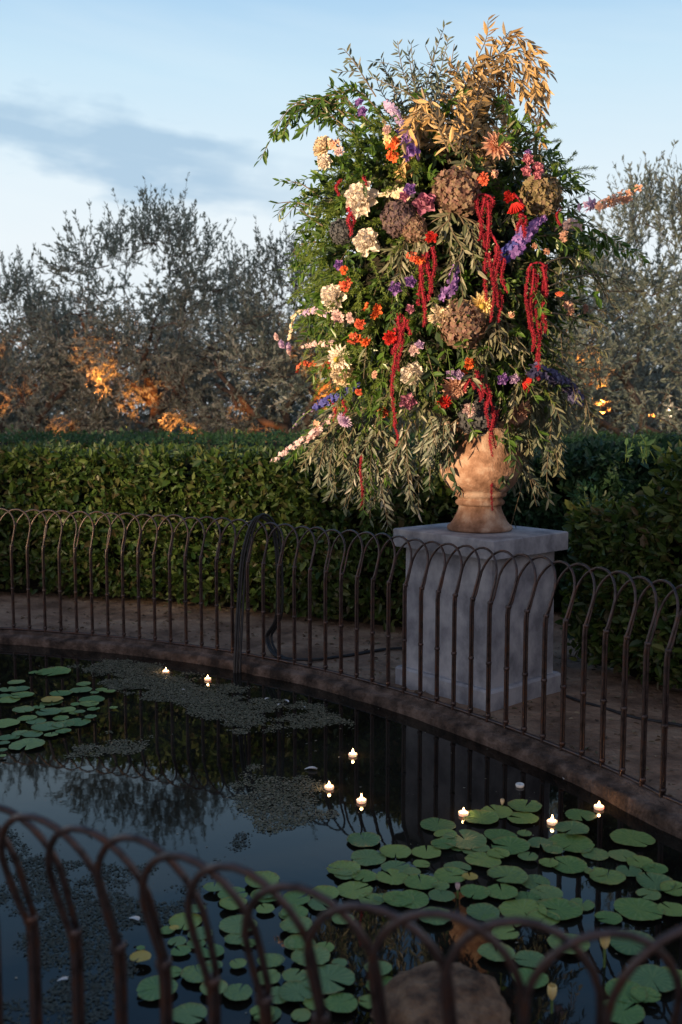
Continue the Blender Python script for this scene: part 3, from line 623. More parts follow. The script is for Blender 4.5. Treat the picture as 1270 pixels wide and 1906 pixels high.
# golden-toned olive branches arching over to the upper right
for pts in [[(850, 270), (860, 160), (900, 70), (905, 32)], [(860, 270), (880, 150), (925, 75), (945, 45)], [(860, 260), (900, 140), (960, 85), (1005, 125), (1018, 200)], [(870, 260), (900, 120), (965, 90), (990, 160), (1000, 262)],
            [(850, 270), (880, 140), (940, 100), (975, 190), (985, 215)], [(850, 260), (840, 180), (870, 110), (900, 180), (905, 260)], [(840, 280), (820, 200), (850, 150), (890, 210), (880, 300)], [(840, 280), (800, 200), (790, 190), (770, 250)],
            [(850, 270), (900, 160), (935, 130), (960, 210)], [(830, 280), (800, 220), (770, 215), (745, 265)], [(850, 260), (870, 200), (925, 160), (945, 215)], [(845, 280), (825, 230), (850, 220), (870, 280)], [(860, 270), (895, 170), (940, 60), (958, 78)],
            [(850, 270), (870, 180), (860, 120), (840, 105)], [(860, 300), (900, 250), (905, 300)], [(850, 250), (900, 190), (915, 230), (918, 290)], [(830, 260), (790, 235), (760, 300)]]:
    branch([(x, y+16) for x, y in pts], 'gold', .050, .27, .020, sub=4, sublen=.17, yoff=rng.uniform(-.15, .15), droop=.7, name='golden_olive_branch')
# arching olive stems on the front
for pts in [[(850, 395), (810, 410), (770, 440), (735, 465)], [(850, 395), (800, 445), (770, 470)], [(850, 395), (865, 430), (850, 490), (825, 520)], [(850, 400), (885, 420), (895, 460)], [(840, 390), (835, 420), (860, 470)], [(760, 430), (745, 460), (730, 470)], [(880, 560), (905, 600), (930, 650)], [(900, 540), (930, 600), (955, 660)], [(900, 580), (930, 620), (940, 680)], [(880, 600), (900, 650), (905, 700)], [(930, 560), (950, 610), (985, 650)], [(950, 680), (965, 700), (955, 740)]]:
    branch(pts, 'olive', .048, .26, .026, sub=3, k=1.14, sublen=.14, droop=.6)
# silver olive hanging at the lower left and middle
for b in [(722, 920), (755, 860), (770, 885), (690, 950), (760, 920), (725, 965), (675, 900)]:
    a = (745+rng.normal()*30, 775+rng.normal()*15); branch([a, ((a[0]+b[0])/2+rng.normal()*15, a[1]+.35*(b[1]-a[1])), b], 'silver', .044, .24, .028, sub=3, sublen=.2, k=1.1, droop=.9, yoff=rng.uniform(-.02, .25))
for b in [(795, 855), (780, 840), (820, 790), (862, 915), (800, 820)]:
    a = (810+rng.normal()*25, 770+rng.normal()*8); branch([a, ((a[0]+b[0])/2, a[1]+.3*(b[1]-a[1])), b], 'silver', .046, .24, .022, sub=3, sublen=.13, k=1.12, droop=.8)
# greens trailing at the lower left
for b in [(560, 870), (590, 900), (620, 880), (650, 900), (610, 930), (580, 860), (640, 860), (690, 870), (670, 930), (700, 940), (600, 850), (560, 840), (640, 950), (690, 970), (715, 950), (660, 910), (730, 960)]:
    a = (665+rng.normal()*30, 770+rng.normal()*20); branch([a, ((a[0]+b[0])/2, a[1]+.3*(b[1]-a[1])), b], random.choice(['grey', 'olive', 'ruscus']), .036, .26, .018, sub=4, sublen=.2, k=1.05, droop=.6, name='trailing_branch', yoff=rng.uniform(0, .2))
# brown-olive cascading on the right
for b in [(1030, 830), (1045, 860), (1060, 800), (1010, 870), (985, 850), (1000, 900), (1050, 880), (1025, 900), (960, 830), (975, 880), (1070, 760), (940, 840)]:
    a = (985+rng.normal()*25, 700+rng.normal()*20); branch([a, ((a[0]+b[0])/2+22, a[1]+.35*(b[1]-a[1])), b], random.choice(['olive', 'olive', 'gold', 'grey']), .046, .24, .021, sub=4, sublen=.18, k=1.06, droop=.8, yoff=rng.uniform(-.1, .2))
for pts in [[(1000, 640), (1050, 680), (1090, 690), (1118, 715)], [(1020, 560), (1080, 575), (1120, 590)], [(1010, 540), (1070, 520), (1120, 520), (1160, 545)], [(1020, 520), (1090, 510), (1130, 560), (1170, 605)], [(1000, 600), (1060, 640), (1110, 655)], [(1000, 500), (1050, 490), (1100, 520), (1120, 560)], [(1020, 680), (1070, 730), (1075, 790)], [(1010, 590), (1060, 600), (1110, 620)]]:
    branch(pts, 'olive', .036, .24, .032, sub=3, sublen=.14, droop=.4, yoff=rng.uniform(-.30, -.1))
for pts in [[(1030, 425), (1080, 415), (1130, 435), (1200, 480)], [(1030, 430), (1080, 430), (1130, 450), (1180, 465)], [(1030, 400), (1060, 395), (1090, 420), (1110, 450)], [(1000, 440), (1060, 440), (1090, 460)]]:
    branch(pts, 'ruscus', .044, .32, .022, 'green_branch', sub=3, sublen=.12, droop=.6, label='green leafy branch arching out to the right' if pts[0][1] == 425 else None)
for pts in [[(600, 370), (560, 345), (535, 348)], [(590, 385), (545, 378), (515, 382)], [(590, 450), (560, 455), (545, 470)], [(600, 420), (570, 400), (565, 375)], [(1040, 350), (1060, 352), (1075, 350)], [(980, 330), (1010, 320), (1030, 300)], [(920, 300), (950, 285), (960, 300)]]:
    branch(pts, 'ruscus' if pts[0][0] < 700 else 'darkl', .040, .24, .022, 'green_branch', sub=3, sublen=.1)
for b in [(960, 1000), (1005, 945), (1015, 930), (1040, 930)]:
    branch([(980+rng.normal()*10, 830), (990, 880), b], 'grey', .044, .24, .04, sub=1, k=1.02, name='olive_branch', yoff=.15)
for b in [(800, 905), (955, 880), (835, 880), (850, 915), (870, 880), (940, 900), (925, 850), (820, 860)]:
    branch([(b[0]+(30 if b[0] < 880 else -15), 800), (b[0]+5, 840), b], 'darkl', .045, .36, .03, sub=2, k=1.0, name='green_branch', sublen=.08)

# ---------------------------------------------------------------- hedges
def pnoise(P, s, seed=0):
    P = np.asarray(P)*s; r_ = 0
    for q, (a, b, c_) in enumerate([(1.0, .7, .4), (-.6, 1.3, .9), (1.7, -.5, 1.1), (.3, 1.9, -1.5)]): r_ = r_+np.sin(P[:, 0]*a+P[:, 1]*b+P[:, 2]*c_+seed*1.7+q*2.1)
    return r_/4
def hedge(name, label, line, depth, H, mt, n_, L, root_out=None, Hf=None, wobble=.07, zmin=.06):
    """line: front foot of the hedge, left to right; leaves on a thick shell of its front, top and ends"""
    P = np.array(line, float); C_ = resample(P, .1); T_ = norm(np.gradient(C_, axis=0)); Bk = np.stack([-T_[:, 1], T_[:, 0]], -1)
    if Bk[:, 1].mean() < 0: Bk = -Bk
    root = thing(name, label, 'hedge', (float(C_[len(C_)//2][0]), float(C_[len(C_)//2][1]), 0))
    Hs = np.full(len(C_), H) if Hf is None else np.array([Hf(x) for x in C_[:, 0]])
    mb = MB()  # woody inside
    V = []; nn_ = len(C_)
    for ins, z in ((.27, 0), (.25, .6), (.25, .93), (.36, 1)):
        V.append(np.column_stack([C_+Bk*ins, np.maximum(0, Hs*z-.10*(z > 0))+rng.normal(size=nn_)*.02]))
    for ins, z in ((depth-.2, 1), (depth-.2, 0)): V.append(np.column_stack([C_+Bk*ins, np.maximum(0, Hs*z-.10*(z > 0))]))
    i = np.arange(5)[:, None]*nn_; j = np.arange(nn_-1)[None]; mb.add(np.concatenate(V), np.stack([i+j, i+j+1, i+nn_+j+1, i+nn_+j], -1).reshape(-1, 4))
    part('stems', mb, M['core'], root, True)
    q = rng.random(n_); i_ = rng.integers(0, nn_-1, n_); fr = rng.random(n_)[:, None]; base = C_[i_]*(1-fr)+C_[i_+1]*fr; bk = Bk[i_]; h = Hs[i_]
    front = q < .72
    z = np.where(front, zmin+(h-zmin)*rng.random(n_), h-rng.random(n_)**2*.09+rng.normal(size=n_)*.012)
    dep = np.where(front, rng.random(n_)**1.6*.17, rng.random(n_)*depth)
    P3 = np.column_stack([base+bk*dep[:, None], z]); wb = pnoise(P3, 5)*wobble+pnoise(P3, 13, 3)*wobble*.5
    P3[:, :2] -= bk*(wb*front)[:, None]; P3[:, 2] += wb*(~front)*.5
    und = np.clip((.28-z)/.28, 0, 1); hole = pnoise(P3, 9, 7)+.7*pnoise(P3, 21, 2)+rng.normal(size=n_)*.15; keep = (rng.random(n_) > und*.55) & ((hole > -.42) | (dep > .1)); P3[:, :2] += bk*(np.clip(-.15-hole, 0, 1)*.22*front)[:, None]; wide = rng.random(n_); P3[:, :2] += bk*(und*.10)[:, None]
    outd = np.column_stack([-bk, np.full(n_, .25)]); outd[~front] = outd[~front]*.3+np.array([0, 0, 1])
    D = norm(outd*.55+rng.normal(size=(n_, 3))*.6); Nn_ = norm(outd+rng.normal(size=(n_, 3))*.75)
    ll = L*rng.uniform(.5, 1.3, n_); mb = MB(); leaves(mb, P3[keep], D[keep], Nn_[keep], ll[keep], (ll*(.36+.26*wide))[keep], fold=.3)
    # shoots that stand out of the clipped top
    part('foliage', mb, mt, root); return root
hl = catmull([(-6.5, 8.9), (-4.5, 8.75), (-2.95, 8.55), (-1.6, 8.15), (-.6, 7.65), (.2, 7.2), (.75, 6.95), (1.0, 6.95)], 8)
hedge('clipped_hedge', 'long clipped hedge of glossy broad leaves behind the far fence, left of the pedestal', hl, 1.2, 1.255, M['hedge'], 42000, .074)
hr = catmull([(1.40, 6.15), (1.62, 5.75), (1.95, 5.25), (2.4, 4.5), (2.7, 3.6)], 8)
hedge('clipped_hedge', 'dark clipped hedge on the right side behind the fence and pedestal', hr, 1.3, 1.3, M['hedge'], 20000, .070, Hf=lambda x: 1.02 if x < 1.62 else (1.16 if x < 1.75 else 1.37))
hedge('rear_hedge', 'soft green hedge top in the second row below the olive trees', catmull([(-9, 10.9), (-3, 10.6), (1, 10.2), (5, 10.2)], 8), 2.2, 1.335, M['hedge2'], 40000, .05, wobble=.12)
hedge('dark_shrubbery', 'dark feathery green shrubs in the gap of the hedges right of the urn', catmull([(.75, 8.0), (1.6, 7.7), (2.6, 7.7), (4.2, 7.6)], 8), 1.0, 1.28, M['shrub'], 30000, .075, wobble=.22)
lh = [o for o in bpy.data.objects if o.name.startswith('clipped_hedge') and o.location.x < 0][0]
for q in range(60):
    x = rng.uniform(-3.2, .5); a = np.array([x, np.interp(x, hl[:, 0], hl[:, 1])+rng.uniform(.02, .5), 1.22]); g = norm(np.array([rng.normal()*.5, rng.normal()*.5-.2, 1.0])); ln = rng.uniform(.05, .15); s = np.linspace(0, 1, 6)[:, None]
    mb = MB(); tube(mb, a+g*ln*s, .0018, 4, 1, False); nl = 7; t_ = rng.uniform(.2, 1, nl)[:, None]; sd = norm(np.cross(g, rdir(nl)))
    leaves(mb, a+g*ln*t_, norm(g*.7+sd), norm(sd*-.3+rdir(nl)*.6+np.array([0, -.4, .6])), .060*rng.uniform(.6, 1.2, nl), .026); part('shoot', mb, [M['hedge'], M['green_stem']], lh)
# sprigs sticking up from the right hedge
rh = [o for o in bpy.data.objects if o.name.startswith('clipped_hedge')][-1]
for q in range(34):
    mb = MB()
    x = rng.uniform(1.45, 2.5); b0 = np.interp(x, hr[:, 0], hr[:, 1]) ; a = np.array([x+.05, b0+rng.uniform(-.02, .35), (1.0 if x < 1.62 else 1.32)]); g = norm(np.array([rng.normal()*.5, rng.normal()*.5-.2, 1.0])); ln = rng.uniform(.08, .22); s = np.linspace(0, 1, 6)[:, None]
    P = a+g*ln*s; tube(mb, P, .0018, 4, 1, False); nl = 9; t_ = rng.uniform(.2, 1, nl)[:, None]; sd = norm(np.cross(g, rdir(nl)))
    leaves(mb, a+g*ln*t_, norm(g*.7+sd), norm(sd*-.3+rdir(nl)*.6+np.array([0, -.4, .6])), .055*rng.uniform(.6, 1.2, nl), .024); part('shoot', mb, [M['hedge2'], M['green_stem']], rh)

# ---------------------------------------------------------------- olive trees
def olive_tree(seed, R, H, base=.5, nt_=70, tw=15, lv=26, up=.7, trunk_r=.13, fork=1.0):
    """returns wood mesh, crown mesh, built round (0,0,0)"""
    r_ = np.random.default_rng(seed); wood = MB(); crown = MB()
    nodes = []; 
    def limb(a, b, r0, r1, gn=.10):
        n_ = max(4, int(np.linalg.norm(b-a)/.18)); s = np.linspace(0, 1, n_)[:, None]; P = a+(b-a)*s; j_ = r_.normal(size=(n_, 3))*gn*np.linalg.norm(b-a)*.35; j_[0] = 0; j_[-1] = 0
        P = P+j_*np.sin(s*PI); rr = np.linspace(r0, r1, n_)*(1+r_.normal(size=n_)*.08); tube(wood, P, rr, 7)
        for p, q in zip(P, rr): nodes.append((p, q))
        return P[-1]
    f0 = limb(np.zeros(3), np.array([r_.normal()*.12, r_.normal()*.1, fork]), trunk_r*1.35, trunk_r, .2)
    for q in range(4):
        a = q*PI/2+r_.uniform(0, 1.2); e = f0+np.array([math.cos(a)*R*.33, math.sin(a)*R*.33, r_.uniform(.35, .8)]); g = limb(f0, e, trunk_r*.62, trunk_r*.38, .28)
        for w_ in range(2):
            a2 = a+r_.normal()*.6; limb(g, g+np.array([math.cos(a2)*R*.30, math.sin(a2)*R*.30, r_.uniform(.2, .8)]), trunk_r*.36, trunk_r*.18, .28)
    T_ = []
    while len(T_) < nt_:
        p = r_.uniform(-1, 1, 3)
        if np.linalg.norm(p) > 1 or np.linalg.norm(p) < .2: continue
        zc = (base+H)/2; tp = 1-.5*max(0, p[2])**1.3; q = np.array([p[0]*R*tp, p[1]*R*tp, zc+p[2]*(H-base)/2*.92])
        if q[2] < base: continue
        T_.append(q)
    T_.sort(key=lambda q: np.linalg.norm(q-f0)); PP = []; DD = []; NN2 = []; LL2 = []
    for q in T_:
        arr_ = np.array([n_[0] for n_ in nodes]); pen = np.linalg.norm(arr_-q, axis=1)+np.maximum(0, arr_[:, 2]-q[2])*.4; i_ = int(np.argmin(pen)); a, ra = nodes[i_]
        limb(a, q, min(ra*.6, .035), .009, .22)
        cdir = norm(q-np.array([0, 0, (base+H)/2*.8]))
        for w_ in range(tw):
            top = q[2] > base+(H-base)*.72
            g = norm(cdir*.6+r_.normal(size=3)*.75+np.array([0, 0, up*(1.5 if top else .4)])); ln = r_.uniform(.25, .55)*(1.25 if top else 1); s = np.linspace(0, 1, 6)[:, None]
            a0 = q+r_.normal(size=3)*.10; P = a0+g*ln*s+np.array([0, 0, -1])*(.0 if top else .25)*ln*s**2; tube(wood, P, .0025, 3, 0, False)
            nl = lv; t_ = r_.uniform(.08, 1, nl); B_ = a0+g*ln*t_[:, None]+np.array([0, 0, -1])*(.0 if top else .25)*ln*t_[:, None]**2
            sd = norm(np.cross(g, norm(r_.normal(size=(nl, 3))))); PP.append(B_); DD.append(norm(g*.9+sd*.7)); NN2.append(norm(r_.normal(size=(nl, 3)))); LL2.append(.070*r_.uniform(.6, 1.15, nl))
    ll = np.concatenate(LL2); leaves(crown, np.concatenate(PP), np.concatenate(DD), np.concatenate(NN2), ll, ll*.30)
    return wood.mesh('trunk', M['bark'], True), crown.mesh('crown', M['olive_leaf'])
TT = [olive_tree(14, 1.9, 4.1, 1.25, 120, 14, 18, trunk_r=.11, fork=1.55), olive_tree(23, 1.8, 3.5, .7, 110, 14, 18), olive_tree(37, 1.9, 4.4, .8, 125, 14, 19, up=1.0)]
def tree(v, x, y, label, rot, s=(1, 1, 1), grp=None, s0=None):
    root = bpy.data.objects.new('olive_tree', None); col.objects.link(root); root.location = (x, y, 0); root.rotation_euler = (0, 0, rot); root.scale = s
    root['label'] = label; root['category'] = 'tree'; root['group'] = grp or 'olive trees beyond the hedge'
    for nm, me in zip(('trunk', 'crown'), TT[v]):
        o = bpy.data.objects.new(nm, me); col.objects.link(o); o.parent = root
def pxX(px, Yd): return (px-CX)/F*Yd
tree(1, pxX(20, 14.5), 14.5, 'grey-green olive tree cut by the left edge of the picture', .4, (.95, .95, 1.0))
tree(0, pxX(288, 14.6), 14.6, 'olive tree with tall upright shoots and an orange lit trunk, second from the left', 2.1, (1, 1, 1.06))
tree(1, pxX(545, 14.2), 14.2, 'bushy olive tree directly left of the flower arrangement', 4.0, (1.0, 1, 1.08))
tree(0, pxX(800, 14.8), 14.8, 'olive tree mostly hidden behind the flower arrangement', .9, (1, 1, 1))
tree(2, pxX(1215, 12.6), 12.6, 'tallest olive tree, pale and airy against the sky at the right edge', 1.3, (.98, .98, 1.0))
tree(1, pxX(1010, 15.5), 15.5, 'low olive tree with orange lit leaves just right of the flower arrangement', 5.2, (1, 1, .92))
for k, (px, Yd, v, r__, s) in enumerate([(-150, 19, 0, .2, 1.0), (120, 19.5, 1, 1.2, 1.05), (400, 19, 2, 2.7, .92), (640, 20, 0, 3.9, 1.05), (900, 19.5, 1, 5.1, 1.1), (1130, 19, 0, .7, 1.0), (1350, 18, 1, 2.2, 1.2)]):
    tree(v, pxX(px, Yd), Yd, 'farther second-row olive tree showing '+['at the far left edge', 'in the dip between the two left trees', 'behind the gap left of the arrangement', 'behind the left side of the arrangement', 'behind the right side of the arrangement', 'behind the gap right of the arrangement', 'behind the tallest right tree'][k], r__, (s*1.15, s*1.15, s*.92), 'second row of olive trees')
# a far belt of scrub closing the gaps under the crowns
mb = MB(); n_ = 52000; P3 = np.column_stack([rng.uniform(-16, 18, n_), 23+rng.uniform(0, 1.6, n_), rng.random(n_)**.8*3.1]); P3[:, 2] *= .82+.18*np.sin(P3[:, 0]*1.3)+.08*np.sin(P3[:, 0]*3.7); leaves(mb, P3, rdir(n_), rdir(n_), .12*rng.uniform(.7, 1.3, n_), .05)
solo('distant_scrub', mb, M['olive_leaf'], 'dim brown-grey scrub far behind the olive trees', 'scrub', kind='stuff')
def glow(loc, watts, tgt=None, deg=110, color=(1, .29, .045)):
    return spot('garden_uplight', loc, tgt, watts, deg, .7, color, .05)
for px, py, wt, dg in ((205, 640, 750, 9), (255, 745, 420, 10), (335, 790, 520, 8), (15, 735, 300, 10), (120, 800, 200, 8), (170, 600, 260, 9), (225, 690, 420, 7), (360, 810, 300, 6), (290, 720, 260, 7), (655, 610, 200, 9), (30, 620, 120, 8), (1090, 660, 320, 7), (450, 760, 120, 7), (620, 720, 520, 12), (500, 815, 160, 9), (1078, 610, 650, 10), (560, 610, 160, 12)):
    tg = A(px, py, 14.3); glow((tg[0]+rng.uniform(-.4, .4), 11.7, 1.5), wt*3.0, tuple(tg), dg*1.35)
for px, wt in ((60, 60), (260, 80), (480, 80), (1130, 25)):
    tg = A(px, 720, 14.5); glow((tg[0], 11.6, 1.6), wt, tuple(tg+np.array([0, 0, .5])), 90, (1, .62, .46))

# ---------------------------------------------------------------- black cable over the fence
CR = np.array
def fy(px, py, dz=0, z=0): return G(px, py, z)
cb_root = thing('black_cable', 'bundle of black cables running from the pond over the far fence and along the ground', 'cable', tuple(G(490, 1225)))
b0 = G(440, 1258, -.08); dn = outn(G(450, 1228)); ftop = G(455, 1226)[:2]
p1 = np.array([*(ftop-dn*.04), .35]); p2 = np.array([*(ftop+dn*.02), .72]); ptop = np.array([*(G(466, 1228)[:2]+dn*.10), .935]); pd = np.array([*(G(480, 1230)[:2]+dn*.20), .80])
pe = np.array([*(G(488, 1230)[:2]+dn*.18), .3]); pf = G(500, 1208, .02); 
for q, (ox, oz) in enumerate([(0, 0), (.02, .012), (-.014, -.004)]):
    o3 = np.array([ox, ox*.3, 0]); pts = [b0+o3, p1+o3, p2+o3, ptop+o3+np.array([0, 0, oz]), pd+o3, pe+o3, np.array([pf[0], pf[1], .10])+o3, G(520, 1222, .012)+o3, G(575, 1228, .012)+o3, G(640, 1221, .012)+o3, G(720, 1208, .012)+o3, G(800, 1206, .012)+o3]
    mb = MB(); P = catmull(pts, 12); P[:, 2] = np.maximum(P[:, 2], -.12); tube(mb, P, .0085, 7); part('cable_strand', mb, M['cable'], cb_root, True)
mb = MB(); P = catmull([G(x, y, .008) for x, y in [(1045, 1292), (1080, 1305), (1120, 1316), (1180, 1335), (1240, 1345), (1330, 1362)]], 10); tube(mb, P, .008, 6)
solo('irrigation_pipe', mb, M['cable'], 'thin black pipe lying on the soil along the foot of the right hedge', 'pipe', origin=tuple(G(1120, 1316)), smooth=True)

# ---------------------------------------------------------------- litter on the soil
mb = MB(); n_ = 9000; P3 = np.column_stack([rng.uniform(-5, 3, n_), rng.uniform(3, 9, n_), rng.uniform(.002, .012, n_)])
d = np.array([np.min(np.sum((O2[::4]-p[:2])**2, 1)) for p in P3]); from_c = np.sum((P3[:, :2]-cen)*1.0, 1)
ins = np.array([np.sum((p[:2]-O2[np.argmin(np.sum((O2-p[:2])**2, 1))])*Nout[np.argmin(np.sum((O2-p[:2])**2, 1))]) for p in P3])
P3 = P3[(ins > .03)]; n_ = len(P3); ll = rng.uniform(.012, .045, n_)*rng.choice([.5, 1], n_, p=[.6, .4]); Dr = rdir(n_)*np.array([1, 1, .15]); leaves(mb, P3, Dr, norm(rdir(n_)*.5+np.array([0, 0, 1])), ll, ll*.5, fold=.5)
solo('leaf_litter', mb, M['litter'], 'dry brown leaves and bits scattered over the bare soil', 'leaf litter', kind='stuff')

# ---------------------------------------------------------------- algae mats on the water
def inpoly(P, poly):
    x, y = P[:, 0], P[:, 1]; r_ = np.zeros(len(P), bool); n_ = len(poly)
    for a in range(n_):
        x1, y1 = poly[a][:2]; x2, y2 = poly[(a+1) % n_][:2]
        c_ = ((y1 > y) != (y2 > y)) & (x < (x2-x1)*(y-y1)/(y2-y1+1e-12)+x1); r_ ^= c_
    return r_
inner = O2-Nout*.12
def algae(polys, dens, thr, size, sm, z, mt, label):
    mb = MB()
    for poly in polys:
        W_ = np.array([G(x, y, WZ)[:2] for x, y in poly]); lo, hi = W_.min(0), W_.max(0); n_ = int(dens*np.prod(hi-lo)); P = rng.uniform(lo, hi, (n_, 2)); P = P[inpoly(P, W_)]; P = P[inpoly(P, inner)]; E_ = np.stack([P-(A_+np.clip(((P-A_)@(B_-A_))/((B_-A_)@(B_-A_)), 0, 1)[:, None]*(B_-A_)) for A_, B_ in zip(W_, np.roll(W_, -1, 0))]); ed = np.sqrt((E_**2).sum(-1)).min(0)
        P3_ = np.column_stack([P, np.zeros(len(P))]); f_ = pnoise(P3_, 4.2, sm)+.6*pnoise(P3_, 11, sm+2)+.4*pnoise(P3_, 27, sm+4); keep = f_+rng.normal(size=len(P))*.12-np.exp(-ed/.11)*1.5 > thr-.12; P3_ = P3_[keep]; n_ = len(P3_)
        P3_[:, 2] = WZ+z+rng.random(n_)*.003; D = rdir(n_)*np.array([1, 1, .12]); l_ = size*rng.uniform(.5, 1.4, n_)
        leaves(mb, P3_, D, norm(rdir(n_)*.22+np.array([0, 0, 1])), l_, l_*rng.uniform(.5, .9, n_), fold=.2, droop=.05)
    return solo('pond_weed', mb, mt, label, 'pond weed', kind='stuff')
algae([[(190, 1222), (330, 1232), (430, 1262), (620, 1300), (700, 1370), (560, 1378), (430, 1370), (330, 1330), (230, 1300), (60, 1240)], [(60, 1430), (200, 1330), (290, 1370), (260, 1415), (120, 1425)]], 26000, -.27, .011, 1, .001, M['algae'], 'brown-green pond weed mats floating near the far kerb')
algae([[(370, 1440), (470, 1415), (560, 1430), (650, 1470), (640, 1530), (500, 1560), (420, 1520)]], 26000, -.32, .010, 5, .001, M['algae'], 'greyish weed mat floating in the middle of the pond by the candles')
algae([[(-30, 1530), (200, 1560), (330, 1600), (450, 1540), (520, 1600), (470, 1700), (300, 1760), (240, 1940), (-60, 1940)]], 26000, -.10, .010, 9, .0005, M['algae2'], 'thin patchy weed skin on the near left water')
mb = MB(); n_ = 1500; P = rng.uniform([-4, 1.8], [1.8, 7], (n_, 2)); P = P[inpoly(P, inner)]; n_ = len(P); l_ = rng.choice([.004, .007, .014], n_, p=[.6, .3, .1])*rng.uniform(.7, 1.3, n_)
leaves(mb, np.column_stack([P, np.full(n_, WZ+.0015)]), rdir(n_)*np.array([1, 1, .05]), norm(rdir(n_)*.15+np.array([0, 0, 1])), l_, l_*.6); solo('floating_debris', mb, leaf_mat('debris', [(.10, .08, .05), (.30, .28, .22), (.07, .06, .03)], .6, .1), 'tiny specks of petals and dust floating over the dark water', 'debris', kind='stuff')
# ---------------------------------------------------------------- lily pads
def pad_mat(name, cols):
    m, t = mat(name); g = t.nodes.new('ShaderNodeObjectInfo'); nz = noise(t, 3.5, 6, .6); a = mth('MULTIPLY_ADD', g.outputs['Random'], .6, mth('MULTIPLY', nz, .4, tree=t), tree=t)
    cr = ramp(a, [(.12+.76*i/(len(cols)-1), c_) for i, c_ in enumerate(cols)], t)
    tc_ = t.nodes.new('ShaderNodeTexCoord'); sx = t.nodes.new('ShaderNodeSeparateXYZ'); t.links.new(tc_.outputs['Object'], sx.inputs[0])
    an = mth('ARCTAN2', sx.outputs[1], sx.outputs[0], tree=t); vein = mth('POWER', mth('ABSOLUTE', mth('SINE', mth('MULTIPLY', an, 8.5, tree=t), tree=t), tree=t), 14, tree=t)
    vein = mth('SUBTRACT', 1, mth('POWER', mth('ABSOLUTE', mth('SINE', mth('MULTIPLY', an, 8.5, tree=t), tree=t), tree=t), .35, tree=t), tree=t)
    c2_ = mixc(mth('MULTIPLY', vein, .7, clamp=True, tree=t), cr, (.24, .32, .13), t)
    ge = t.nodes.new('ShaderNodeVectorMath'); ge.operation = 'LENGTH'; t.links.new(tc_.outputs['Object'], ge.inputs[0])
    edge = mth('MULTIPLY', mth('SUBTRACT', mth('ADD', ge.outputs['Value'], mth('MULTIPLY', nz, .5, tree=t), tree=t), 1.18, tree=t), 6, clamp=True, tree=t)
    c3_ = mixc(mth('MULTIPLY', edge, .75, tree=t), c2_, (.22, .15, .05), t)
    n2 = noise(t, 11, 3, .5); sp_ = mth('MULTIPLY', mth('SUBTRACT', n2, .66, tree=t), 14, clamp=True, tree=t)
    c4_ = mixc(mth('MULTIPLY', sp_, .7, tree=t), c3_, (.10, .07, .03), t)
    finish(t, pbr(t, c4_, .5, .28, bump=bumpn(t, mth('ADD', nz, vein, tree=t), .35, .004)).outputs[0]); return m
M['pad'] = pad_mat('lily_pad_green', [(.05, .115, .05), (.10, .20, .055), (.22, .29, .07), (.08, .16, .07), (.14, .22, .08), (.27, .30, .09)]); M['pad_y'] = pad_mat('lily_pad_yellow', [(.40, .26, .05), (.50, .36, .08)])
def pad_mesh(seed):
    r_ = np.random.default_rng(seed); mb = MB(); k = 40; nk = .03+.03*seed % .14; a = np.linspace(nk, 2*PI-nk, k); w_ = 1+.03*np.sin(a*3+seed)+.015*r_.normal(size=k); V = [(.05, 0, .0)]
    w_[0] *= .93; w_[-1] *= .93
    for rr, z in ((.5, .012), (.9, .02), (1.0, .09 if seed % 2 else .03)):
        for q in range(k): V.append((rr*w_[q]*math.cos(a[q]), rr*w_[q]*math.sin(a[q]), z+.02*math.sin(a[q]*5+seed)*rr**3+.008*math.cos(a[q]*14)*rr))
    f_ = []; mb.add(V, [[0, 1+q, 2+q] for q in range(k-1)]); 
    q = np.arange(k-1)[None]; i = 1+np.arange(2)[:, None]*k; mb.f.append(np.stack([i+q, i+k+q, i+k+q+1, i+q+1], -1).reshape(-1, 4)); mb.mi.append(np.zeros(2*(k-1)))
    return mb
PM = [pad_mesh(s).mesh('lily_pad', M['pad'], True) for s in range(6)]; PMY = pad_mesh(3).mesh('lily_pad', M['pad_y'], True)
pads = []
c3 = [(538,317,44),(668,297,48),(715,278,40),(800,263,48),(793,298,42),(318,366,44),(330,418,50),(413,402,46),(505,402,38),(562,350,30),(620,365,55),(556,380,38),(726,354,40),(798,348,21),(667,392,25),(755,388,52),(845,378,34),(885,400,26),(675,430,44),(720,412,30),(809,420,28),(940,338,46),(965,297,40),(940,375,60),(1010,405,34),(930,440,55),(1092,410,38),(1144,432,35),(1112,457,33),(1190,452,35),(1120,360,60),(258,453,45),(412,447,40),(320,477,38),(404,478,45),(262,472,32),(462,462,24),(488,497,45),(490,440,24),(576,478,45),(598,453,38),(548,510,24),(550,538,36),(650,530,40),(730,527,48),(748,480,50),(828,488,42),(865,524,47),(810,540,40),(675,582,50),(795,577,60),(902,575,63),(970,558,32),(1045,478,50),(1140,574,64),(1190,495,55),(1240,575,40),(1250,515,40),(1170,530,35),(1120,680,60),(930,680,60),(815,730,45),(815,785,50),(715,710,45),(740,650,40),(1100,830,60),(1180,790,60),(1160,840,40),(1090,890,60),(1240,780,50),(600,385,24),(640,395,30),(700,600,30),(855,600,40),(760,610,30),(1050,600,40),(1010,460,30),(870,435,26)]
c3b = [(28,495,34),(25,535,40),(110,583,40),(115,545,35),(190,560,40),(115,628,40),(125,678,40),(160,722,55),(35,733,35),(110,780,36),(210,790,66),(120,830,50),(30,785,36),(360,760,35),(375,800,45),(335,848,30),(25,885,40),(130,890,30),(255,600,30),(200,525,40),(290,515,45),(340,545,40),(380,540,30),(420,545,40),(460,545,45),(530,598,45),(200,690,24),(245,738,20),(60,835,40),(170,860,30),(250,860,45)]
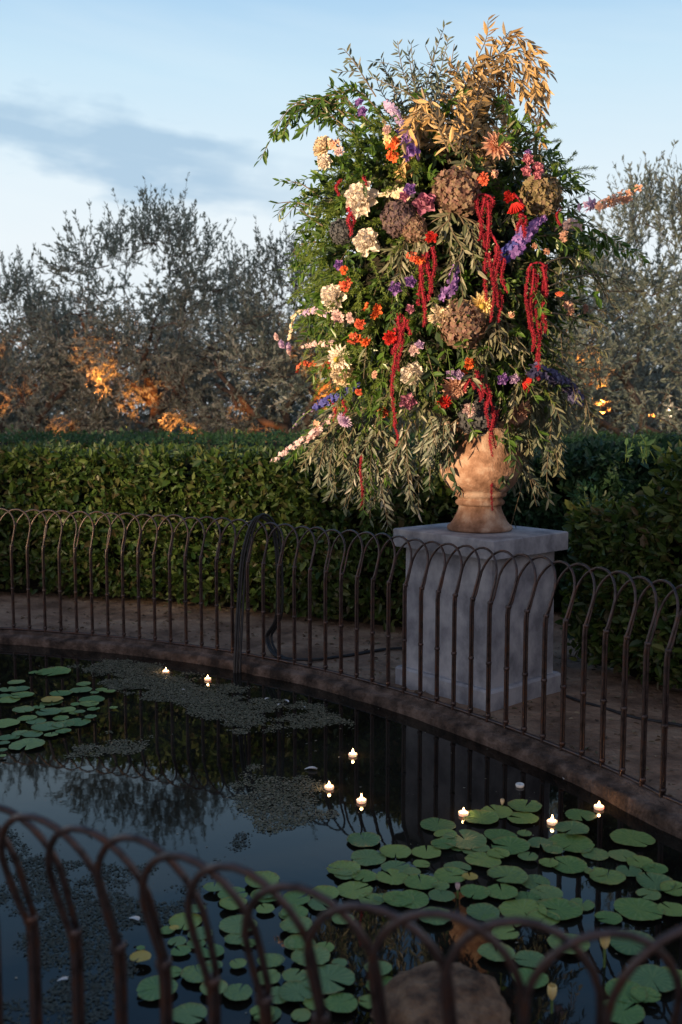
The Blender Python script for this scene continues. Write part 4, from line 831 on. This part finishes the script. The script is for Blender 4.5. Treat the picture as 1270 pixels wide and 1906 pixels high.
c4 = [(968,368,60),(985,415,40),(790,395,35),(860,420,50),(862,457,48),(730,475,30),(685,513,60),(740,555,45),(725,595,35),(655,585,30),(620,545,28),(880,525,60),(870,580,35),(920,595,25),(668,625,30),(780,625,45),(735,712,58),(785,680,35),(880,675,30),(980,470,30),(1000,667,45),(985,730,40),(1105,600,45),(580,768,62),(790,770,45),(880,785,45),(700,870,65),(970,860,42),(1095,540,50),(1085,480,48),(635,700,30),(520,608,14)]
c2 = [(200,145,55),(130,145,22),(60,183,30),(70,207,35),(35,250,38),(15,235,25),(80,233,38),(30,210,30),(190,262,38),(300,213,40),(225,228,35),(375,212,20),(405,220,22),(340,250,38),(330,268,32),(420,280,14),(88,290,38),(245,290,30),(180,300,40),(145,280,22),(100,315,32),(135,325,30),(225,315,25),(265,328,35),(235,340,36),(290,330,42),(175,350,48),(20,335,45),(120,377,36),(190,377,25),(235,366,24),(100,415,52),(15,410,20),(25,390,30),(10,437,18),(10,458,14),(275,300,18),(345,285,20),(335,315,20),(280,268,18),(295,297,20),(350,225,15),(310,195,25),(40,385,30),(75,370,25)]
for lst, s_, ox, oy, rg in ((c3, 1.608, 480, 1340, 'right pads'), (c3b, 1.608, 480, 1340, 'near middle pads'), (c4, 1.984, 0, 1460, 'near left pads'), (c2, 1.984, 0, 1180, 'far left pads')):
    for x, y, r_ in lst: pads.append((ox+x/s_, oy+y/s_, r_/s_, rg))
ORD = 'first second third fourth fifth sixth seventh eighth ninth tenth eleventh twelfth thirteenth fourteenth'.split()
place = {}
for rg_ in sorted(set(p_[3] for p_ in pads)):
    ids = sorted([q_ for q_, p_ in enumerate(pads) if p_[3] == rg_], key=lambda q_: pads[q_][1]); per = 8
    for k_ in range(0, len(ids), per):
        for c_, q_ in enumerate(sorted(ids[k_:k_+per], key=lambda q_: pads[q_][0])): place[q_] = f"{ORD[c_]} from left in {ORD[k_//per]} row from back, {rg_}"
for q, (x, y, r_, rg) in enumerate(pads):
    p = G(x, y, WZ); rad = np.linalg.norm(G(x+r_, y, WZ)-G(x-r_, y, WZ))/2*1.13*rng.uniform(.9, 1.1)
    ye = False
    o = bpy.data.objects.new('lily_pad', PM[q % 6]); col.objects.link(o); o.location = (p[0], p[1], WZ+.003+(q % 23)*.0006); o.rotation_euler = (rng.normal()*.02, rng.normal()*.02, rng.uniform(0, 6.28)); o.scale = (rad, rad*rng.uniform(.94, 1.04), rad)
    o['label'] = ('large' if rad > .075 else 'small' if rad < .05 else 'medium')+' green lily pad, '+place[q]; o['category'] = 'lily pad'; o['group'] = 'cluster of '+rg
for x, y, r_, lb in ((875, 1642, 15, 'bright yellow lily pad among the green pads right of the middle'), (262, 1793, 20, 'orange yellow lily pad floating alone on the near left water'), (903, 1521, 0, None), (97, 1309, 20, 'pale yellowing lily pad in the left cluster of pads'), (325, 1738, 9, 'small yellow lily pad at the left of the near cluster')):
    if lb:
        p = G(x, y, WZ); rad = np.linalg.norm(G(x+r_, y, WZ)-G(x-r_, y, WZ))/2; o = bpy.data.objects.new('lily_pad', PMY); col.objects.link(o); o.location = (p[0], p[1], WZ+.02); o.scale = (rad,)*3; o.rotation_euler = (0, 0, rng.uniform(0, 6)); o['label'] = lb; o['category'] = 'lily pad'

# ---------------------------------------------------------------- floating candles
m, t = mat('candle_wax_painted_glow'); p_ = pbr(t, (.85, .74, .60), .5, .4); p_.inputs['Subsurface Weight'].default_value = .4; p_.inputs['Subsurface Radius'].default_value = (.02, .012, .006); p_.inputs['Subsurface Scale'].default_value = .5; p_.inputs['Emission Color'].default_value = (1, .55, .30, 1); p_.inputs['Emission Strength'].default_value = .55; finish(t, p_.outputs[0]); M['wax'] = m  # warm emission in the wax stands in for flame light shining through it
m, t = mat('candle_flame'); e = t.nodes.new('ShaderNodeEmission'); e.inputs[0].default_value = (1, .58, .24, 1); e.inputs[1].default_value = 22; finish(t, e.outputs[0]); M['flame'] = m
def candle(x, y, label, lit=True, s=1.0):
    p = G(x, y+3, WZ); root = thing('floating_candle', label, 'candle', tuple(p), 'floating candles'); s *= .85
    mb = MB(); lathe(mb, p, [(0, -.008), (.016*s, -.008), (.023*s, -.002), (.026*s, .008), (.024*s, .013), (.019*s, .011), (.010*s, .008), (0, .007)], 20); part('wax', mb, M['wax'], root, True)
    mb = MB(); tube(mb, [p+np.array([0, 0, .007]), p+np.array([0, 0, .014])], .0009, 5); part('wick', mb, M['cable'], root)
    if lit:
        hf = rng.uniform(.65, .9); mb = MB(); lathe(mb, p+np.array([0, 0, .011]), [(0, 0), (.0035, .001), (.0056, .006*hf), (.0056, .012*hf), (.0038, .020*hf), (.0016, .028*hf), (0, .034*hf)], 12); part('flame', mb, M['flame'], root, True)
        l = bpy.data.lights.new('candle_light', 'POINT'); l.energy = .3; l.color = (1, .58, .25); l.shadow_soft_size = .006; o = bpy.data.objects.new('candle_light', l); col.objects.link(o); o.location = (p[0], p[1], WZ+.03); 
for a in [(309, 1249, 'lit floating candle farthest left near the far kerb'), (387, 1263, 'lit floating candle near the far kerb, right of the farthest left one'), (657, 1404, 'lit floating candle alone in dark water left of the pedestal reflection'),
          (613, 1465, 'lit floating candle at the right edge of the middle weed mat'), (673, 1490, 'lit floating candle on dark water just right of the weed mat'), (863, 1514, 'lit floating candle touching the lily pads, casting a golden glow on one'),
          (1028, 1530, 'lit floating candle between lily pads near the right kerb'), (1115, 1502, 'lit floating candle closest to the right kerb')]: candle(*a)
M['wax'] = rough_mat('white_wax', [(.7, .68, .64), (.8, .78, .74)], 20, .5, .1, .001)
candle(968, 1461, 'unlit white floating candle between the lily pads and the kerb', False, .9)

# ---------------------------------------------------------------- petals, buds, rock
def petal_obj(x, y, s, lb):
    p = G(x, y, WZ); mb = MB(); petal(mb, 0, 1.0, .6, .25, -.25, 0, 0, .08, .3, 6, 5); V = np.concatenate(mb.v); mb.v = [orient(V, np.zeros(3), (0, 0, 1), s)]; mb.v = [mb.v[0]+p+np.array([0, 0, .004])]
    solo('floating_petal', mb, M['white_petal'], lb, 'petal', 'white petals on the water', origin=tuple(p), smooth=True)
for a in [(503, 1301, .035, 'white petal left of a pair of petals near the far kerb'), (517, 1314, .03, 'white petal lowest of three near the far kerb'), (538, 1308, .04, 'brightest white petal of three near the far kerb'), (567, 1433, .06, 'long white petal left of the lone candle in dark water'), (240, 1711, .04, 'blurred white petal on the near left water above another petal'), (107, 1828, .03, 'blurred white petal lowest at the left'), (567, 1316, .02, 'small white petal farthest right near the far kerb'), (1050, 1452, .03, 'pale petal lying by the right kerb'), (345, 1285, .02, 'small pale petal on the weed between two candles')]: petal_obj(*a)
def bud(x, y, s, cols, lb, h=.05):
    p = G(x, y, WZ); root = thing('water_lily_bud', lb, 'flower bud', tuple(p)); mb = MB()
    for q in range(8): petal(mb, q*PI/4, 1.25, .55, 1.0, 2.0, .12, 0, .02, .5, 6, 5, .8)
    V = np.concatenate(mb.v); mb.v = [V*s+p+np.array([0, 0, h])]; part('petals', mb, cols, root, True)
    mb = MB(); tube(mb, [p-np.array([0, 0, .05]), p+np.array([0, 0, h])], .004, 6); part('stem', mb, M['green_stem'], root, True)
bud(1125, 1800, .042, FM['yellow'], 'orange yellow water lily bud standing in dark water behind the right foreground fence', .06); bud(1027, 1885, .036, FM['yellow'], 'yellow water lily bud lowest in the picture, right of the rock', .04)
bud(852, 1672, .022, FM['palepink'], 'small pinkish water lily bud among the pads left of the yellow pad', .03); bud(935, 1504, .022, FM['cream'], 'small white water lily bud on the topmost pads', .015)
rp = G(825, 1880, WZ); mb = MB(); nu, nv = 30, 48; u = np.linspace(0, PI/2*1.15, nu)[:, None]; v = np.linspace(0, 2*PI, nv, endpoint=False)[None]
D_ = np.stack([np.sin(u)*np.cos(v), np.sin(u)*np.sin(v), np.cos(u)+0*v], -1).reshape(-1, 3); rr = 1+.12*pnoise(D_, 3, 2)+.07*pnoise(D_, 8, 5)+.04*pnoise(D_, 19, 1)
V = rp+D_*rr[:, None]*np.array([.19, .21, .115])+np.array([0, 0, -.02]); i = np.arange(nu-1)[:, None]*nv; j = np.arange(nv)[None]; mb.add(V, np.stack([i+j, i+nv+j, i+nv+(j+1) % nv, i+(j+1) % nv], -1).reshape(-1, 4))
solo('pond_rock', mb, M['rock'], 'rounded brown rock breaking the water behind the foreground fence', 'rock', origin=tuple(rp), smooth=True)
